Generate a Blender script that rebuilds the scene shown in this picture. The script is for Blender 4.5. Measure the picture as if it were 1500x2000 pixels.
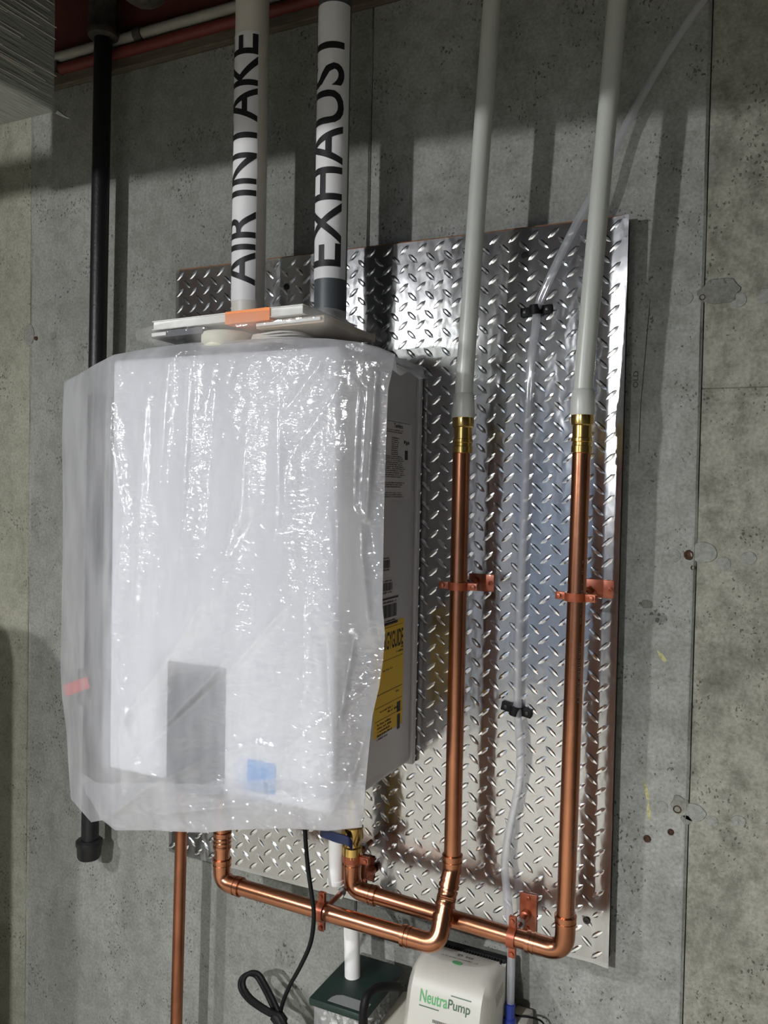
import bpy, bmesh, math, random
from mathutils import Vector, Matrix, noise

for o in list(bpy.data.objects):
    bpy.data.objects.remove(o)
S = bpy.context.scene
COL = S.collection
random.seed(7)
V = Vector
PI = math.pi

# ------------------------------------------------------------------ camera
# world: wall in the plane y = 0, room at y < 0, floor z = 0
FOC, YAW, PITCH, ROLL, DIST, CAMZ = 1620.0, 0.449, 0.0269, -0.0197, 1.40, 1.5
_cy, _sy = math.cos(YAW), math.sin(YAW)
_f = V((-_sy * math.cos(PITCH), _cy * math.cos(PITCH), -math.sin(PITCH)))
_r = V((_cy, _sy, 0))
_d = _f.cross(_r)
_c, _s = math.cos(ROLL), math.sin(ROLL)
CR = _c * _r + _s * _d
CD = -_s * _r + _c * _d
CF = _f
CPOS = V((0, -DIST, CAMZ))
cam_data = bpy.data.cameras.new('camera')
cam = bpy.data.objects.new('camera', cam_data)
COL.objects.link(cam)
S.camera = cam
cam.matrix_world = Matrix(((CR.x, -CD.x, -CF.x, CPOS.x), (CR.y, -CD.y, -CF.y, CPOS.y),
                           (CR.z, -CD.z, -CF.z, CPOS.z), (0, 0, 0, 1)))
cam_data.sensor_fit = 'VERTICAL'
cam_data.sensor_height = 24
cam_data.lens = FOC / 2000 * 24
cam_data.clip_start = 0.02

# ------------------------------------------------------------------ light, exposure
S.view_settings.view_transform = 'Standard'
S.view_settings.look = 'None'
S.view_settings.gamma = 1
S.view_settings.use_curve_mapping = False
S.view_settings.exposure = 0.0
world = bpy.data.worlds.new('world')
S.world = world
world.use_nodes = True
world.node_tree.nodes['Background'].inputs[0].default_value = (0.02, 0.02, 0.02, 1)
KEY_LAMP, KEY_POWER = V((-1.60, -2.0, 1.95)), 2400.0
FILL_LAMP, FILL_POWER = V((-.70, -3.3, 2.20)), 5000.0  # unseen lamp added to brighten the floor and lower wall


def ray(u, v):
    return CR * ((u - 750) / FOC) + CD * ((v - 1000) / FOC) + CF


def at(u, v, k):
    """point of the plane y = -k (k metres in front of the wall)"""
    q = ray(u, v)
    return CPOS + q * ((DIST - k) / q.y)


def atx(u, v, x):
    q = ray(u, v)
    return CPOS + q * (x / q.x)


# ------------------------------------------------------------------ materials
def nmat(name):
    m = bpy.data.materials.new(name)
    m.use_nodes = True
    nt = m.node_tree
    return m, nt, nt.nodes, nt.links, nt.nodes['Principled BSDF']


def mat(name, col, rough=0.5, metal=0.0, var=0.0, vscale=20, bump=0.0, bscale=60, spec=0.5, emit=0, stretch=None, coat=0):
    m, nt, N, L, p = nmat(name)
    p.inputs['Base Color'].default_value = (*col, 1)
    p.inputs['Roughness'].default_value = rough
    p.inputs['Metallic'].default_value = metal
    p.inputs['Specular IOR Level'].default_value = spec
    p.inputs['Coat Weight'].default_value = coat
    if emit:
        p.inputs['Emission Color'].default_value = (*col, 1)
        p.inputs['Emission Strength'].default_value = emit
    if var or bump:
        tc = N.new('ShaderNodeTexCoord')
        mp = N.new('ShaderNodeMapping')
        L.new(tc.outputs['Object'], mp.inputs[0])
        if stretch:
            mp.inputs['Scale'].default_value = stretch
    if var:
        n = N.new('ShaderNodeTexNoise')
        n.inputs['Scale'].default_value = vscale
        n.inputs['Detail'].default_value = 5
        L.new(mp.outputs[0], n.inputs['Vector'])
        r = N.new('ShaderNodeValToRGB')
        r.color_ramp.elements[0].position = 0.3
        r.color_ramp.elements[1].position = 0.7
        r.color_ramp.elements[0].color = (*[c * (1 - var) for c in col], 1)
        r.color_ramp.elements[1].color = (*[min(1, c * (1 + var)) for c in col], 1)
        L.new(n.outputs['Fac'], r.inputs[0])
        L.new(r.outputs[0], p.inputs['Base Color'])
    if bump:
        n2 = N.new('ShaderNodeTexNoise')
        n2.inputs['Scale'].default_value = bscale
        n2.inputs['Detail'].default_value = 4
        L.new(mp.outputs[0], n2.inputs['Vector'])
        b = N.new('ShaderNodeBump')
        b.inputs['Strength'].default_value = bump
        b.inputs['Distance'].default_value = 0.004
        L.new(n2.outputs['Fac'], b.inputs['Height'])
        L.new(b.outputs[0], p.inputs['Normal'])
    return m


def concrete(name, lo, hi, dark=0.55, mottle=0.5):
    m, nt, N, L, p = nmat(name)
    tc = N.new('ShaderNodeTexCoord')

    def noi(scale, detail, st=None, rough=0.6):
        mp = N.new('ShaderNodeMapping')
        if st:
            mp.inputs['Scale'].default_value = st
        L.new(tc.outputs['Object'], mp.inputs[0])
        n = N.new('ShaderNodeTexNoise')
        n.inputs['Scale'].default_value = scale
        n.inputs['Detail'].default_value = detail
        n.inputs['Roughness'].default_value = rough
        L.new(mp.outputs[0], n.inputs['Vector'])
        return n.outputs['Fac']

    def ramp(fac, a, b, ca, cb):
        r = N.new('ShaderNodeValToRGB')
        r.color_ramp.elements[0].position, r.color_ramp.elements[1].position = a, b
        r.color_ramp.elements[0].color, r.color_ramp.elements[1].color = (*ca, 1), (*cb, 1)
        L.new(fac, r.inputs[0])
        return r.outputs[0]

    def mul(a, b, f=1.0):
        x = N.new('ShaderNodeMix')
        x.data_type = 'RGBA'
        x.blend_type = 'MULTIPLY'
        x.inputs['Factor'].default_value = f
        L.new(a, x.inputs['A'])
        L.new(b, x.inputs['B'])
        return x.outputs['Result']
    c = ramp(noi(3.2, 8, (1, 1, .7)), .33, .68, lo, hi)
    g = 1 - mottle * .5
    c = mul(c, ramp(noi(26, 10, None, .7), .36, .56, (g, g, g * .97), (1, 1, 1)))
    c = mul(c, ramp(noi(170, 5, None, .7), .3, .6, (.70, .70, .68), (1.10, 1.10, 1.09)))
    # wear: dark smears, stretched a little downwards
    w = 1 - mottle * .45
    c = mul(c, ramp(noi(7.5, 6, (1, 1, .45), .65), .34, .50, (w, w, w * .98), (1, 1, 1)))
    # bug holes
    vo = N.new('ShaderNodeTexVoronoi')
    vo.inputs['Scale'].default_value = 125
    vo.inputs['Randomness'].default_value = 1
    mpv = N.new('ShaderNodeMapping')
    mpv.inputs['Scale'].default_value = (1.25, 1, .8)
    nd = N.new('ShaderNodeTexNoise')
    nd.inputs['Scale'].default_value = 120
    ma = N.new('ShaderNodeVectorMath')
    ma.operation = 'MULTIPLY_ADD'
    ma.inputs[1].default_value = (.012, .012, .012)
    L.new(nd.outputs['Color'], ma.inputs[0])
    L.new(tc.outputs['Object'], ma.inputs[2])
    L.new(tc.outputs['Object'], nd.inputs['Vector'])
    L.new(ma.outputs[0], mpv.inputs[0])
    L.new(mpv.outputs[0], vo.inputs['Vector'])
    pick = ramp(noi(11, 4), .46, .60, (0, 0, 0), (.27, .27, .27))
    cmp_ = N.new('ShaderNodeMath')
    cmp_.operation = 'SUBTRACT'
    L.new(vo.outputs['Distance'], cmp_.inputs[0])
    L.new(pick, cmp_.inputs[1])
    ho = ramp(cmp_.outputs[0], -.10, .02, (dark, dark, dark), (1, 1, 1))
    c = mul(c, ho)
    L.new(c, p.inputs['Base Color'])
    p.inputs['Roughness'].default_value = .88
    p.inputs['Specular IOR Level'].default_value = .25
    ad = N.new('ShaderNodeMath')
    ad.operation = 'MULTIPLY_ADD'
    L.new(noi(150, 8, None, .7), ad.inputs[0])
    ad.inputs[1].default_value = .6
    L.new(ho, ad.inputs[2])
    b = N.new('ShaderNodeBump')
    b.inputs['Strength'].default_value = .45
    b.inputs['Distance'].default_value = .003
    L.new(ad.outputs[0], b.inputs['Height'])
    L.new(b.outputs[0], p.inputs['Normal'])
    return m


def film(name, clear, col, gloss=0.12, rough=0.12, bump=0.5, transl=0.5, crinkle=(50, 50, 140), haze=True):
    """thin plastic: part see-through, part milky, with a crinkled gloss"""
    m, nt, N, L, p = nmat(name)
    N.remove(p)
    out = N['Material Output']
    tc = N.new('ShaderNodeTexCoord')
    mp = N.new('ShaderNodeMapping')
    mp.inputs['Scale'].default_value = crinkle
    L.new(tc.outputs['Object'], mp.inputs[0])
    n = N.new('ShaderNodeTexNoise')
    n.inputs['Scale'].default_value = 1.0
    n.inputs['Detail'].default_value = 2
    n.inputs['Roughness'].default_value = .5
    n.inputs['Distortion'].default_value = .6
    L.new(mp.outputs[0], n.inputs['Vector'])
    big = N.new('ShaderNodeTexNoise')
    big.inputs['Scale'].default_value = 1
    mp2 = N.new('ShaderNodeMapping')
    mp2.inputs['Scale'].default_value = (16, 10, 5)
    L.new(tc.outputs['Object'], mp2.inputs[0])
    L.new(mp2.outputs[0], big.inputs['Vector'])
    r = N.new('ShaderNodeValToRGB')
    r.color_ramp.elements[0].position, r.color_ramp.elements[1].position = .44, .58
    r.color_ramp.elements[0].color = (.38, .38, .38, 1)
    L.new(big.outputs['Fac'], r.inputs[0])
    mu = N.new('ShaderNodeMath')
    mu.operation = 'MULTIPLY'
    L.new(n.outputs['Fac'], mu.inputs[0])
    L.new(r.outputs[0], mu.inputs[1])
    b = N.new('ShaderNodeBump')
    b.inputs['Strength'].default_value = bump
    b.inputs['Distance'].default_value = .0036
    L.new(mu.outputs[0], b.inputs['Height'])
    di = N.new('ShaderNodeBsdfDiffuse')
    di.inputs[0].default_value = (*col, 1)
    tl = N.new('ShaderNodeBsdfTranslucent')
    tl.inputs[0].default_value = (*col, 1)
    gl = N.new('ShaderNodeBsdfGlossy')
    gl.inputs['Roughness'].default_value = rough
    tr = N.new('ShaderNodeBsdfTransparent')
    tr.inputs[0].default_value = (.97, .975, .98, 1)
    L.new(b.outputs[0], gl.inputs['Normal'])
    m1 = N.new('ShaderNodeMixShader')
    m1.inputs[0].default_value = transl
    L.new(di.outputs[0], m1.inputs[1])
    L.new(tl.outputs[0], m1.inputs[2])
    m2 = N.new('ShaderNodeMixShader')
    L.new(m1.outputs[0], m2.inputs[1])
    L.new(tr.outputs[0], m2.inputs[2])
    m2.inputs[0].default_value = clear
    if haze:
        r2 = N.new('ShaderNodeValToRGB')
        lo_, hi_ = max(0, clear - .13), clear + .13
        r2.color_ramp.elements[0].position, r2.color_ramp.elements[1].position = .35, .65
        r2.color_ramp.elements[0].color = (lo_, lo_, lo_, 1)
        r2.color_ramp.elements[1].color = (hi_, hi_, hi_, 1)
        L.new(big.outputs['Fac'], r2.inputs[0])
        L.new(r2.outputs[0], m2.inputs[0])
    m3 = N.new('ShaderNodeMixShader')
    m3.inputs[0].default_value = gloss
    L.new(m2.outputs[0], m3.inputs[1])
    L.new(gl.outputs[0], m3.inputs[2])
    L.new(m3.outputs[0], out.inputs[0])
    return m


def aluminium(name):
    m, nt, N, L, p = nmat(name)
    p.inputs['Base Color'].default_value = (.87, .878, .895, 1)
    p.inputs['Metallic'].default_value = 1
    p.inputs['Roughness'].default_value = .165
    p.inputs['Anisotropic'].default_value = .5
    tv = N.new('ShaderNodeCombineXYZ')
    tv.inputs[2].default_value = 1
    L.new(tv.outputs[0], p.inputs['Tangent'])
    tc = N.new('ShaderNodeTexCoord')
    mp = N.new('ShaderNodeMapping')
    mp.inputs['Scale'].default_value = (34, 34, 20)
    L.new(tc.outputs['Object'], mp.inputs[0])
    n = N.new('ShaderNodeTexNoise')
    n.inputs['Scale'].default_value = 1
    n.inputs['Detail'].default_value = 2
    L.new(mp.outputs[0], n.inputs['Vector'])
    b = N.new('ShaderNodeBump')
    b.inputs['Strength'].default_value = .16
    b.inputs['Distance'].default_value = .006
    L.new(n.outputs['Fac'], b.inputs['Height'])
    L.new(b.outputs[0], p.inputs['Normal'])
    return m


M = {}
M['concrete_grey'] = concrete('concrete_grey', (.215, .22, .20), (.285, .288, .265), .4, .4)  # grey concrete, colour lowered to stand in for weaker light on the left
M['concrete_grey_lit'] = concrete('concrete_grey_lit', (.275, .28, .26), (.37, .372, .35), .4, .5)  # same grey concrete, stronger light towards the right put into its colour
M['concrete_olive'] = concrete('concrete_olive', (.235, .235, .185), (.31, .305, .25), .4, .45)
M['concrete_worn'] = concrete('concrete_worn', (.27, .265, .22), (.37, .362, .31), .42, .85)  # real wear; base tone also raised in place of brighter light
M['patch'] = concrete('patch_mortar', (.19, .19, .17), (.25, .25, .22), .6, .5)
M['plug'] = concrete('plug_mortar', (.25, .255, .235), (.33, .335, .31), .7, .3)
M['rust'] = mat('rust', (.06, .028, .012), .9, var=.5, vscale=300)
M['shade'] = mat('shadow_gap', (.16, .155, .14), .95)
M['crayon'] = mat('yellow_crayon', (.42, .40, .20), .9, var=.3, vscale=200)
M['pencil'] = mat('pencil', (.05, .05, .05), .8)
M['alu'] = aluminium('rolled_aluminium')
M['plywood'] = mat('plywood_edge', (.22, .095, .035), .8, var=.4, vscale=90, stretch=(1, 1, 8))
M['black_edge'] = mat('black_edge', (.012, .012, .011), .8)
M['copper'] = mat('copper', (.44, .19, .105), .25, 1.0, var=.16, vscale=9, bump=.05, bscale=60)
M['copper_dull'] = mat('copper_dull', (.36, .145, .08), .38, 1.0, var=.2, vscale=14)
M['solder'] = mat('solder_joint', (.80, .45, .30), .2, 1.0)
M['hanger'] = mat('copper_paint', (.29, .068, .026), .36, .35, var=.25, vscale=60, coat=.3)
M['brass'] = mat('brass', (.62, .42, .14), .2, 1.0, var=.15, vscale=40)
M['steel'] = mat('steel', (.5, .5, .5), .25, 1.0)
M['dark_steel'] = mat('dark_steel', (.06, .055, .05), .4, .8)
M['pex'] = mat('pex_plastic', (.50, .51, .47), .32, var=.05, vscale=8, spec=.5)
M['pvc'] = mat('pvc_white', (.66, .62, .55), .4, var=.05, vscale=12)
M['pvc_white'] = mat('pvc_bright', (.80, .79, .76), .4)
M['pvc_grey'] = mat('pvc_grey', (.075, .085, .09), .45)
M['label_white'] = mat('label_paper', (.76, .745, .74), .5, var=.03, vscale=30)
M['ink'] = mat('black_ink', (.012, .012, .013), .55)
M['iron'] = mat('black_iron', (.012, .012, .013), .42, .3, bump=.2, bscale=150)
M['iron_brown'] = mat('brown_iron', (.06, .05, .04), .7, .2, var=.4, vscale=60)
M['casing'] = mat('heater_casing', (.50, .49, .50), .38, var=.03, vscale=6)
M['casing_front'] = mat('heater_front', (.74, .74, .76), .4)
M['panel_dark'] = mat('dark_panel', (.05, .055, .065), .35)
M['blue'] = mat('blue_sticker', (.08, .32, .70), .5)
M['yellow'] = mat('yellow_label', (.82, .53, .02), .5)
M['sticker'] = mat('silver_sticker', (.52, .50, .50), .45)
M['orange'] = mat('orange_band', (.90, .26, .05), .55)
M['paper'] = mat('paper', (.80, .79, .76), .7, var=.05, vscale=60)
M['paper_tan'] = mat('tan_cover', (.42, .33, .25), .6)
M['card_grey'] = mat('grey_card', (.10, .10, .11), .6)
M['foam'] = mat('cream_roll', (.66, .65, .54), .6, var=.08, vscale=40)
M['wire_white'] = mat('white_wire', (.72, .70, .66), .45)
M['rubber'] = mat('black_rubber', (.006, .006, .0065), .55, spec=.2)
M['valve_blue'] = mat('blue_lever', (.008, .018, .075), .4)
M['red'] = mat('red_lever', (.55, .05, .05), .45)
M['red_yarn'] = mat('red_pex', (.13, .022, .016), .6)
M['pvc_shaded'] = mat('shaded_plastic', (.30, .29, .24), .6, var=.15, vscale=15)  # white pipe plastic with the shade at the wall top put into its colour
M['green'] = mat('dark_green_lid', (.005, .019, .014), .5, var=.15, vscale=20)
M['lid_label'] = mat('lid_label', (.22, .23, .23), .55)
M['pump'] = mat('pump_plastic', (.54, .525, .465), .42, var=.02)
M['pump_base'] = mat('pump_base', (.52, .50, .43), .45)
M['logo_green'] = mat('logo_green', (.10, .36, .13), .5)
M['logo_dark'] = mat('logo_dark', (.06, .12, .07), .5)
M['print'] = mat('grey_print', (.14, .13, .12), .6)
M['pebble'] = mat('limestone_pebble', (.55, .54, .50), .8, var=.55, vscale=45)
M['blue_fit'] = mat('blue_fitting', (.02, .04, .25), .35)
M['wood'] = mat('joist_wood', (.04, .022, .013), .8, var=.3, vscale=20, stretch=(1, 8, 8))
M['sill'] = mat('sill_wood', (.10, .078, .055), .85, var=.3, vscale=20, stretch=(1, 8, 8))
M['rim'] = mat('rim_board', (.10, .022, .015), .8, var=.3, vscale=20)
M['beam'] = mat('painted_beam', (.20, .21, .23), .6)
M['duct_wrap'] = mat('duct_wrap', (.30, .31, .28), .75, var=.25, vscale=60, stretch=(6, .35, 6), bump=.8, bscale=40)
M['strand'] = mat('wrap_strand', (.55, .52, .46), .6)
M['floor'] = mat('floor_concrete', (.56, .53, .45), .7, var=.08, vscale=4)
M['insul'] = mat('insulation_facing', (.12, .165, .24), .45, var=.25, vscale=5, bump=.6, bscale=8)
M['side_wall'] = mat('side_wall', (.05, .05, .045), .85, var=.1, vscale=4)
M['tank'] = mat('tank_paint', (.25, .27, .29), .45)
M['bulb'] = mat('bulb_glow', (.97, .98, 1.0), .4, emit=KEY_POWER)
M['bulb_fill'] = mat('bulb_glow_fill', (.97, .98, 1.0), .4, emit=FILL_POWER)
M['film'] = film('milky_film', .43, (.86, .86, .89), gloss=.10, rough=.09, bump=1.0, transl=.62)
M['film_clear'] = film('clear_film', .86, (.90, .88, .84), gloss=.05, rough=.1, bump=.5, transl=.4, crinkle=(60, 60, 60))
M['tube'] = film('clear_tube', .70, (.85, .85, .90), gloss=.10, rough=.08, bump=.0, transl=.3, haze=False)
M['clear_box'] = film('clear_box', .80, (.8, .8, .8), gloss=.04, rough=.1, bump=.0, transl=.3, haze=False)


# ------------------------------------------------------------------ geometry helpers
def link(o):
    COL.objects.link(o)
    return o


def add(name, bm, m, parent=None, smooth=True, angle=40, **props):
    me = bpy.data.meshes.new(name)
    bmesh.ops.recalc_face_normals(bm, faces=bm.faces[:])
    bm.to_mesh(me)
    bm.free()
    mm = m if isinstance(m, (list, tuple)) else [m]
    for x in mm:
        me.materials.append(M[x] if isinstance(x, str) else x)
    o = link(bpy.data.objects.new(name, me))
    if smooth:
        me.polygons.foreach_set('use_smooth', [True] * len(me.polygons))
        me.set_sharp_from_angle(angle=math.radians(angle))
    if parent is not None:
        o.parent = parent
        off = parent.location.copy()
        q = parent
        while q.parent is not None:
            q = q.parent
            off += q.location
        o.location = -off
    for k_, v_ in props.items():
        o[k_] = v_
    return o


def thing(name, label, cat, loc, group=None):
    o = link(bpy.data.objects.new(name, None))
    o.empty_display_size = .05
    o.location = loc
    o['label'], o['category'] = label, cat
    if group:
        o['group'] = group
    return o


def sub(name, bm, m, part, **kw):
    """a sub-part: its part already sits at minus the thing's base, so no further shift"""
    o = add(name, bm, m, None, **kw)
    o.parent = part
    o.location = (0, 0, 0)
    return o


def B():
    return bmesh.new()


def box(bm, lo, hi, bevel=0.0, seg=2):
    lo, hi = V(lo), V(hi)
    r = bmesh.ops.create_cube(bm, size=1.0)
    vs = r['verts']
    for v in vs:
        v.co = V((lo[i] if v.co[i] < 0 else hi[i] for i in range(3)))
    if bevel:
        es = list({e for v in vs for e in v.link_edges})
        bmesh.ops.bevel(bm, geom=es, offset=bevel, segments=seg, profile=.5, affect='EDGES')
    return bm


def frame(t):
    t = t.normalized()
    a = V((0, 0, 1)) if abs(t.z) < .9 else V((1, 0, 0))
    n = a.cross(t).normalized()
    return n, t.cross(n)


def sweep(bm, pts, r, n=20, cap=True, rf=None):
    pts = [V(p) for p in pts]
    rings = []
    t0 = (pts[1] - pts[0]).normalized()
    nx, ny = frame(t0)
    for i, p in enumerate(pts):
        if i == 0:
            t = t0
        elif i == len(pts) - 1:
            t = (pts[-1] - pts[-2]).normalized()
        else:
            t = ((pts[i + 1] - p).normalized() + (p - pts[i - 1]).normalized()).normalized()
        ax = t0.cross(t)
        if ax.length > 1e-7:
            R_ = Matrix.Rotation(t0.angle(t), 3, ax.normalized())
            nx, ny = R_ @ nx, R_ @ ny
        t0 = t
        rr = rf(i / (len(pts) - 1)) if rf else r
        rings.append([bm.verts.new(p + nx * (rr * math.cos(2 * PI * j / n)) + ny * (rr * math.sin(2 * PI * j / n))) for j in range(n)])
    for a, b in zip(rings, rings[1:]):
        for j in range(n):
            bm.faces.new((a[j], a[(j + 1) % n], b[(j + 1) % n], b[j]))
    if cap:
        bm.faces.new(rings[0][::-1])
        bm.faces.new(rings[-1])
    return bm


def fillet(pts, rad, seg=8):
    pts = [V(p) for p in pts]
    out = [pts[0]]
    for a, b, c in zip(pts, pts[1:], pts[2:]):
        d1, d2 = (a - b), (c - b)
        ang = d1.angle(d2)
        L_ = min(rad / math.tan(ang / 2), d1.length * .49, d2.length * .49)
        p1, p2 = b + d1.normalized() * L_, b + d2.normalized() * L_
        for i in range(seg + 1):
            t = i / seg
            out.append(p1.lerp(b, t).lerp(b.lerp(p2, t), t))
    out.append(pts[-1])
    return out


def spline(pts, n=10):
    pts = [V(p) for p in pts]
    P = [pts[0] * 2 - pts[1]] + pts + [pts[-1] * 2 - pts[-2]]
    out = []
    for i in range(1, len(P) - 2):
        p0, p1, p2, p3 = P[i - 1:i + 3]
        for j in range(n):
            t = j / n
            out.append(.5 * ((2 * p1) + (p2 - p0) * t + (2 * p0 - 5 * p1 + 4 * p2 - p3) * t * t + (3 * p1 - p0 - 3 * p2 + p3) * t ** 3))
    out.append(pts[-1])
    return out


def lathe(bm, prof, org, axis, n=24, cap=True):
    """prof: list of (radius, height along axis)"""
    org, axis = V(org), V(axis).normalized()
    nx, ny = frame(axis)
    rings = []
    for r, h in prof:
        rings.append([bm.verts.new(org + axis * h + nx * (r * math.cos(2 * PI * j / n)) + ny * (r * math.sin(2 * PI * j / n))) for j in range(n)])
    for a, b in zip(rings, rings[1:]):
        for j in range(n):
            bm.faces.new((a[j], a[(j + 1) % n], b[(j + 1) % n], b[j]))
    if cap:
        bm.faces.new(rings[0][::-1])
        bm.faces.new(rings[-1])
    return bm


def ringband(bm, org, axis, r0, r1, w, n=28):
    a = V(axis).normalized()
    prof = [(r0, -w / 2), (r1, -w / 2), (r1, w / 2), (r0, w / 2), (r0, -w / 2)]
    return lathe(bm, prof, org, a, n, cap=False)


def obox(bm, c, ax, ay, az, sx, sy, sz, bevel=0.0):
    """box centred at c along the given unit axes"""
    b2 = bmesh.new()
    box(b2, (-sx / 2, -sy / 2, -sz / 2), (sx / 2, sy / 2, sz / 2), bevel)
    me = bpy.data.meshes.new('t')
    R_ = Matrix((ax, ay, az)).transposed().to_4x4()
    b2.transform(Matrix.Translation(c) @ R_)
    b2.to_mesh(me)
    b2.free()
    bm.from_mesh(me)
    bpy.data.meshes.remove(me)
    return bm


def text_bm(body, bold=0.0, sub_len=None):
    cu = bpy.data.curves.new('t', 'FONT')
    cu.body = body
    cu.size = 1
    cu.offset = bold
    cu.resolution_u = 4
    o = link(bpy.data.objects.new('t', cu))
    dg = bpy.context.evaluated_depsgraph_get()
    dg.update()
    me = bpy.data.meshes.new_from_object(o.evaluated_get(dg))
    bm = bmesh.new()
    bm.from_mesh(me)
    bpy.data.objects.remove(o)
    bpy.data.curves.remove(cu)
    bpy.data.meshes.remove(me)
    xs = [v.co.x for v in bm.verts]
    ys = [v.co.y for v in bm.verts]
    x0, x1, y0, y1 = min(xs), max(xs), min(ys), max(ys)
    for v in bm.verts:
        v.co.x = (v.co.x - x0) / (x1 - x0)
        v.co.y = (v.co.y - y0) / (y1 - y0)
    bmesh.ops.triangulate(bm, faces=bm.faces[:])
    if sub_len:
        for _ in range(5):
            es = [e for e in bm.edges if abs(e.verts[0].co.y - e.verts[1].co.y) > sub_len]
            if not es:
                break
            bmesh.ops.subdivide_edges(bm, edges=es, cuts=1)
            bmesh.ops.triangulate(bm, faces=bm.faces[:])
    return bm


def map_bm(bm, fn):
    for v in bm.verts:
        v.co = fn(v.co.x, v.co.y)
    return bm


def scribble(bm, p0, dx, dz, length, height, nrm, seed, gap=.35):
    """a line of print too small to read: little upright blocks"""
    rnd = random.Random(seed)
    x = 0.0
    dx, dz, nrm = V(dx).normalized(), V(dz).normalized(), V(nrm).normalized()
    while x < length:
        w = height * rnd.uniform(.3, .75)
        h = height * rnd.choice((.65, .7, 1.0))
        if rnd.random() > .14:
            a = V(p0) + dx * x + nrm * .0003
            vs = [bm.verts.new(q) for q in (a, a + dx * w, a + dx * w + dz * h, a + dz * h)]
            bm.faces.new(vs)
        x += w + height * gap * rnd.uniform(.4, 1.0)
    return bm


def quad(bm, a, b, c, d):
    return bm.faces.new([bm.verts.new(V(q)) for q in (a, b, c, d)])


def struct(o):
    o['kind'] = 'structure'
    return o


# ================================================================== the setting
XL, XR, YB, ZC = -3.6, 1.7, -5.0, 2.72
ZT = 2.40
bm = B()
box(bm, (XL, .02, 0), (XR, .25, ZT))
wall = struct(add('wall_back', bm, 'shade', smooth=False))
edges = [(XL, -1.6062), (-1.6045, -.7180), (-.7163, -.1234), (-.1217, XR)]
kinds = ['concrete_olive', 'concrete_grey', 'concrete_grey_lit', 'concrete_worn']
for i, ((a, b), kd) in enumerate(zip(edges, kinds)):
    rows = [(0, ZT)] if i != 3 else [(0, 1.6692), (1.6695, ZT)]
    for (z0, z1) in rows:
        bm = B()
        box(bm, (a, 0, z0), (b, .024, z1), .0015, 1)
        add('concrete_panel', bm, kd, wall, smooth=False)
# fins of cement that squeezed out between the forms
for x, side in ((-1.605, 1), (-.717, -1), (-.1225, -1)):
    bm = B()
    z = .02
    prev = None
    while z < ZT - .02:
        w = .0035 + .003 * noise.noise(V((x * 9, z * 6, 0)))
        h = .0025 + .003 * noise.noise(V((x * 9, z * 9, 5)))
        cx = x + side * .0045 + .0025 * noise.noise(V((x, z * 3.2, 9)))
        cur = [bm.verts.new((cx - w, .0008, z)), bm.verts.new((cx, -max(.0006, h), z)), bm.verts.new((cx + w, .0008, z))]
        if prev:
            bm.faces.new((prev[0], prev[1], cur[1], cur[0]))
            bm.faces.new((prev[1], prev[2], cur[2], cur[1]))
        prev = cur
        z += .02
    add('joint_ridge', bm, 'plug', wall)


def blob(bm, c, rx, rz, th, seed, jag=.18, n=26):
    c = V(c)
    top, bot = [], []
    for j in range(n):
        a = 2 * PI * j / n
        q = 1 + jag * noise.noise(V((math.cos(a) * 1.6 + seed * 7.1, math.sin(a) * 1.6, seed)))
        top.append(bm.verts.new(c + V((rx * q * .93 * math.cos(a), -th, rz * q * .93 * math.sin(a)))))
        bot.append(bm.verts.new(c + V((rx * q * math.cos(a), .001, rz * q * math.sin(a)))))
    bm.faces.new(top)
    for j in range(n):
        bm.faces.new((bot[j], bot[(j + 1) % n], top[(j + 1) % n], top[j]))


PX = 1.27 / 1620      # metres per photograph pixel on the wall, right-hand side
for (u, v, ru, rv, m, th, jag) in [
        (1404, 571, 42, 26, 'patch', .0022, .3), (1337, 582, 17, 15, 'plug', .0012, .05), (1443, 586, 15, 15, 'plug', .0012, .05), (1494, 578, 14, 15, 'plug', .0012, .08), (1270, 590, 16, 12, 'plug', .0008, .2),
        (1374, 1079, 27, 22, 'plug', .0018, .06), (1316, 1085, 14, 14, 'plug', .001, .06), (1413, 1101, 14, 14, 'plug', .001, .05), (1463, 1090, 15, 13, 'plug', .0016, .08),
        (1328, 1570, 18, 17, 'patch', .0022, .3), (1354, 1586, 24, 19, 'plug', .002, .2), (1292, 1576, 13, 13, 'plug', .001, .06), (1391, 1604, 12, 11, 'plug', .001, .08), (1443, 1603, 14, 11, 'plug', .0016, .08),
        (1340, 1600, 11, 10, 'patch', .002, .3), (1262, 1180, 14, 9, 'patch', .0008, .2),
        (57, 655, 15, 23, 'patch', .002, .15), (104, 655, 8, 8, 'patch', .001, .3)]:
    bm = B()
    s = PX if u > 700 else PX * 1.5
    blob(bm, at(u, v, 0), ru * s, rv * s, th, u * .01, jag)
    add('tie_patch', bm, m, wall)
for (u, v, r_) in [(1372, 581, 5), (1346, 1084, 8), (1323, 1580, 7), (71, 661, 5), (1354, 1109, 4), (1264, 1638, 6), (1310, 1625, 5)]:
    bm = B()
    p = at(u, v, 0)
    R_ = r_ * PX * 1.15
    lathe(bm, [(R_ * 1.25, -.001), (R_, .0032), (R_ * .8, .0028), (R_ * .55, .0005)], p, (0, -1, 0), 9)
    add('tie_hole', bm, 'rust', wall)
bm = B()
sweep(bm, spline([at(u, v, .0003) for u, v in ((1270, 585), (1264, 650), (1256, 740), (1251, 800), (1248, 884))], 6), .0007, 5)
add('pencil_line', bm, 'pencil', wall)
bm = text_bm('OLD', .01)
p0 = at(1246, 757, .0006)
map_bm(bm, lambda x, y: p0 + V((-.008 * y, 0, .027 * x)))
add('pencil_mark', bm, 'pencil', wall, smooth=False)
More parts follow.
